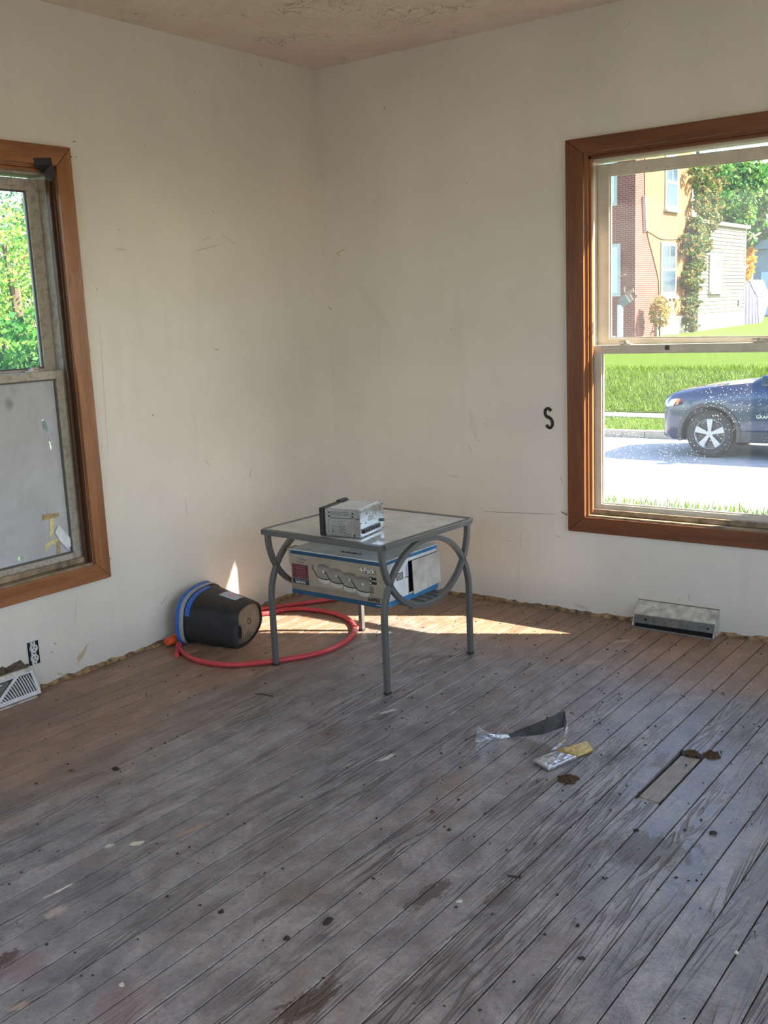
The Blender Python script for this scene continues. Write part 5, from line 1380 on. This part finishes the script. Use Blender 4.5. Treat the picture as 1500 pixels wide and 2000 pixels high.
MB().hexa([B_, sh, sh2, B2_], [v + Vector((.02, 0, .03)) for v in (B_, sh, sh2, B2_)]).build('roof_sheet', simple('dark_tarp', (.10, .10, .14), .6), tent, world=True)
MB().hexa([b2_, sh, sh2, b4_], [v + Vector((.03, 0, 0)) for v in (b2_, sh, sh2, b4_)]).build('side_sheet', M_TARP, tent, world=True)

# grey garage and gabled house at the back
gar = empty('grey_garage', tuple(at(1490, 630, 62)), 'blue grey gabled garage behind the tarp shelter', 'garage')
g0 = at(1468, 635, 62); g0.z = .15
GX, GY = g0.x, g0.y
M_GREY = simple('slate_siding', (.16, .22, .28), .8, var=.12, scale=2)
MB().box((GX, GY, .1), (GX + 7.5, GY + 6, 4.1)).build('wall', M_GREY, gar, world=True)
MB().prism([(GX - .3, GY - .2, 4.1), (GX + 7.8, GY - .2, 4.1), (GX + 3.75, GY - .2, 7.6)], (0, 6.4, 0)).build('gable', M_GREY, gar, world=True)
MB().hexa([(GX - .5, GY - .35, 3.95), (GX - .3, GY - .35, 3.95), (GX - .3, GY + 6.3, 3.95), (GX - .5, GY + 6.3, 3.95)], [(GX + 3.65, GY - .35, 7.75), (GX + 3.85, GY - .35, 7.75), (GX + 3.85, GY + 6.3, 7.75), (GX + 3.65, GY + 6.3, 7.75)]).build('roof_edge', simple('dark_fascia', (.06, .06, .07), .7), gar, world=True)
gd = MB().box((GX + .5, GY - .06, .1), (GX + 3.4, GY - .0005, 2.75)).build('garage_door', simple('pale_blue_door', (.36, .50, .62), .6), gar, world=True)
for k_ in range(9): MB().box((GX + .55, GY - .075, .3 + k_ * .28), (GX + 3.35, GY - .0605, .53 + k_ * .28)).build('door_panel', simple('pale_blue_door', (.36, .50, .62), .6), gd, world=True)
for (x0, x1, z0, z1) in ((1.6, 2.5, 4.25, 5.6),):
    w = MB().box((GX + x0, GY - .26, z0), (GX + x1, GY - .2005, z1)).build('window_frame', M_HWHITE, gar, world=True)
    MB().box((GX + x0 + .12, GY - .28, z0 + .12), (GX + x1 - .12, GY - .2605, z1 - .12)).build('window_pane', M_HGLASS, w, world=True)
pole = empty('utility_pole', tuple(at(1464, 620, 60)), 'thin pale pole in front of the grey garage', 'pole')
pb = at(1464, 620, 60); pb.z = .1
MB().cyl(pb, pb + Vector((0, 0, 4.6)), .07, 10).build('shaft', simple('pale_pole', (.55, .50, .42), .8), pole, world=True)
MB().box((pb.x - .12, pb.y - .1, pb.z + 4.6), (pb.x + .12, pb.y + .1, pb.z + 4.75)).build('cap', M_CAB, pole, world=True)

# ------------------------------------------------------------------ foliage
def leaf_cloud(clusters, n, size, seed, tri=False):
    g = np.random.default_rng(seed)
    cl_ = np.array([c[:3] for c in clusters]); rad = np.array([c[3:6] for c in clusters]); wts = rad.prod(1) ** (2 / 3.0); wts /= wts.sum()
    idx = g.choice(len(clusters), n, p=wts)
    d = g.normal(size=(n, 3)); d /= np.linalg.norm(d, axis=1)[:, None]
    r = g.uniform(.45, 1.0, n) ** .6 * g.uniform(.85, 1.12, n)
    P_ = cl_[idx] + d * rad[idx] * r[:, None]
    a = g.normal(size=(n, 3)); a /= np.linalg.norm(a, axis=1)[:, None]
    b = np.cross(a, g.normal(size=(n, 3))); b /= np.linalg.norm(b, axis=1)[:, None]
    s_ = (size * g.uniform(.6, 1.3, n))[:, None]
    V = np.empty((n, 4, 3)); V[:, 0] = P_ - a * s_; V[:, 1] = P_ + b * s_ * .55; V[:, 2] = P_ + a * s_; V[:, 3] = P_ - b * s_ * .55
    return V.reshape(-1, 3)
def tree(name, base, height, crown, n, size, seed, leafmat, label, cat='tree', trunk_r=.16, group=None):
    rgt = random.Random(seed)
    root = empty(name, tuple(base), label, cat, group)
    base = Vector(base)
    fo = fast_mesh('foliage', leaf_cloud(crown, n, size, seed) - np.array(base), 4, leafmat, root); fo['kind'] = 'stuff'
    top_ = Vector(crown[0][:3])
    tr = MB(); mid_ = base.lerp(top_, .5) + Vector((rgt.uniform(-.3, .3), rgt.uniform(-.3, .3), 0))
    P_ = catmull([base, mid_, top_], 6)
    prof = lambda r_: [(r_ * math.cos(6.2832 * k_ / 8), r_ * math.sin(6.2832 * k_ / 8)) for k_ in range(8)]
    rings_ = []
    for i, p_ in enumerate(P_):
        r_ = trunk_r * (1 - .6 * i / len(P_)); rings_.append([p_ + Vector((u_, v_, 0)) for u_, v_ in prof(r_)])
    tr.loft(rings_)
    M_BARK = simple('bark', (.12, .085, .055), .9, var=.3, scale=8, bump=.5)
    tr.build('trunk', M_BARK, root, world=True, smooth=True)
    for c in crown[1:]:
        c_ = Vector(c[:3]); MB().sweep([P_[len(P_) // 2], P_[len(P_) // 2].lerp(c_, .5) + Vector((0, 0, .1)), c_], prof(trunk_r * .25)[::2]).build('branch', M_BARK, root, world=True)
    return root
G1 = [(.015, .075, .018), (.03, .14, .03), (.07, .24, .04), (.14, .32, .05)]
G2 = [(.05, .17, .03), (.12, .30, .04), (.26, .42, .06), (.42, .50, .10), (.08, .22, .06)]
G3 = [(.04, .10, .06), (.07, .18, .09), (.12, .26, .10), (.2, .33, .12)]
OR = [(.55, .22, .03), (.75, .36, .04), (.50, .30, .05), (.8, .5, .1)]
IV = [(.03, .085, .03), (.05, .13, .03), (.11, .19, .05), (.24, .17, .06), (.34, .22, .09)]
# ivy climbing the far corner of the stucco wall
def ivy():
    cl_ = []
    pxs = [(1375, 345, 26), (1385, 375, 30), (1370, 400, 30), (1378, 430, 28), (1372, 455, 26), (1360, 480, 26), (1362, 505, 22), (1356, 530, 18), (1352, 555, 15), (1350, 580, 13), (1349, 605, 10), (1349, 630, 10), (1395, 360, 22), (1388, 410, 22)]
    X = HX + .35
    rgi = random.Random(8)
    for px, py, r in pxs:
        for j in range(6):
            f_ = .35 if j else 1.0
            c = lw(px + (rgi.uniform(-.9, .9) * r if j else 0), py + (rgi.uniform(-1.2, 1.2) * 16 if j else 0), X + rgi.uniform(-.05, .05)); k_ = 37.0 / FPX * r * (.9 if not j else .45)
            cl_.append((c.x, c.y, c.z, .30, k_ * 1.4, k_ * .8))
    base = lw(1350, 640, HX + .3); base.z = .05
    root = empty('ivy', tuple(base), 'tall ivy climbing where the stucco wall meets the clapboards', 'plant')
    fo = fast_mesh('foliage', leaf_cloud(cl_, 11000, .075, 31) - np.array(base), 4, mat_leaf('ivy_leaves', IV), root); fo['kind'] = 'stuff'
    MB().sweep(catmull([base, lw(1351, 600, HX + .25), lw(1354, 540, HX + .25), lw(1366, 450, HX + .25)], 5), [(.10, .10), (-.10, .10), (-.10, -.10), (.10, -.10)]).build('stem', simple('bark', (.12, .085, .055), .9), root, world=True)
ivy()
def shrub(px, py, d, r, n, size, seed, cols, nm, label, zr=1.0, cat='plant'):
    c = at(px, py, d); base = Vector((c.x, c.y, .05))
    root = empty(nm, tuple(base), label, cat)
    fo = fast_mesh('foliage', leaf_cloud([(c.x, c.y, c.z, r, r, r * zr)], n, size, seed) - np.array(base), 4, mat_leaf(nm + '_leaves', cols), root); fo['kind'] = 'stuff'
    MB().cyl(base, Vector((c.x, c.y, c.z)), .04, 7).build('stem', simple('bark', (.12, .085, .055), .9), root, world=True)
shrub(1289, 610, 37.3, .40, 700, .07, 41, [(.30, .22, .08), (.42, .28, .10), (.2, .22, .06)], 'dry_creeper', 'dry brown creeper growing under the lower stucco wall window', 1.5)
shrub(1446, 512, 57.0, .85, 900, .16, 42, OR, 'autumn_shrub', 'orange autumn shrub between the addition and the thin pole', 1.7)
t0_ = at(1405, 640, 52); t0_.z = .15
cr_ = []
for (px, py, r, d) in [(1420, 380, 60, 52), (1390, 350, 45, 51), (1450, 350, 50, 52), (1480, 390, 42, 53), (1430, 420, 45, 52), (1470, 430, 28, 54), (1455, 470, 18, 55), (1400, 400, 40, 51), (1495, 345, 30, 53), (1350, 330, 35, 52), (1440, 495, 16, 56), (1495, 450, 22, 56)]:
    c = at(px, py, d); k_ = d / FPX * r; cr_.append((c.x, c.y, c.z, k_, k_, k_ * .8))
tree('shade_tree', t0_, 9, cr_, 13000, .15, 51, mat_leaf('shade_tree_leaves', G1 + [(.25, .28, .06)]), 'large leafy shade tree behind the clapboard addition', trunk_r=.3)
# trees beyond the left-hand window
def wtree(px, py, d, spread, n, size, seed, cols, label, nm):
    c0 = at(px, py, d); base = Vector((c0.x, c0.y, ZS)); rgt = random.Random(seed); cr_ = [(c0.x, c0.y, c0.z, spread, spread, spread * .9)]
    for i in range(9):
        a = rgt.uniform(0, 6.28); cr_.append((c0.x + spread * .9 * math.cos(a), c0.y + spread * .9 * math.sin(a), c0.z + rgt.uniform(-1, 1.0) * spread, spread * .55, spread * .55, spread * .45))
    tree(nm, base, c0.z, cr_, n, size, seed, mat_leaf(nm + '_leaves%d' % seed, cols), label, trunk_r=.12)
wtree(30, 560, 13.0, 1.15, 11000, .034, 61, G2, 'yellow green leafy tree seen through the clear pane over the soaped one', 'garden_tree')
wtree(-60, 600, 18.5, 1.4, 5000, .06, 62, G1 + [(.30, .40, .06)], 'dark green tree further off beyond the yellow green one', 'garden_tree')
wtree(95, 430, 24.0, 1.6, 4000, .06, 63, G3, 'blue green tree top standing behind the yellow green tree', 'garden_tree')
wtree(20, 790, 9.0, .6, 3500, .045, 64, G1, 'low dark bush in front of the yellow green tree', 'garden_bush')
# a row of trees closing the lawn across the street
proto = None
for i, (x, y, rz) in enumerate(((5.0, 50.0, 0.0), (13.5, 53.0, 1.3), (22.0, 49.0, 2.9), (31.0, 52.0, 4.1))):
    if proto is None:
        cr_ = [(x, y, 5.2, 2.6, 2.6, 2.2)] + [(x + 2.3 * math.cos(a), y + 2.3 * math.sin(a), 4.4 + 1.6 * (k_ % 3), 1.8, 1.8, 1.5) for k_, a in enumerate((0, .9, 1.9, 2.8, 3.8, 4.9, 5.6))]
        proto = tree('lawn_tree', (x, y, .12), 7, cr_, 6000, .16, 71, mat_leaf('lawn_tree_leaves', G1), 'leafy tree in the row closing the lawn across the street', trunk_r=.25, group='trees closing the far lawn')
    else:
        c = proto.copy(); COL.objects.link(c); c.location = (x, y, .12); c.rotation_euler = (0, 0, rz)
        for ch in proto.children:
            d = ch.copy(); COL.objects.link(d); d.parent = c
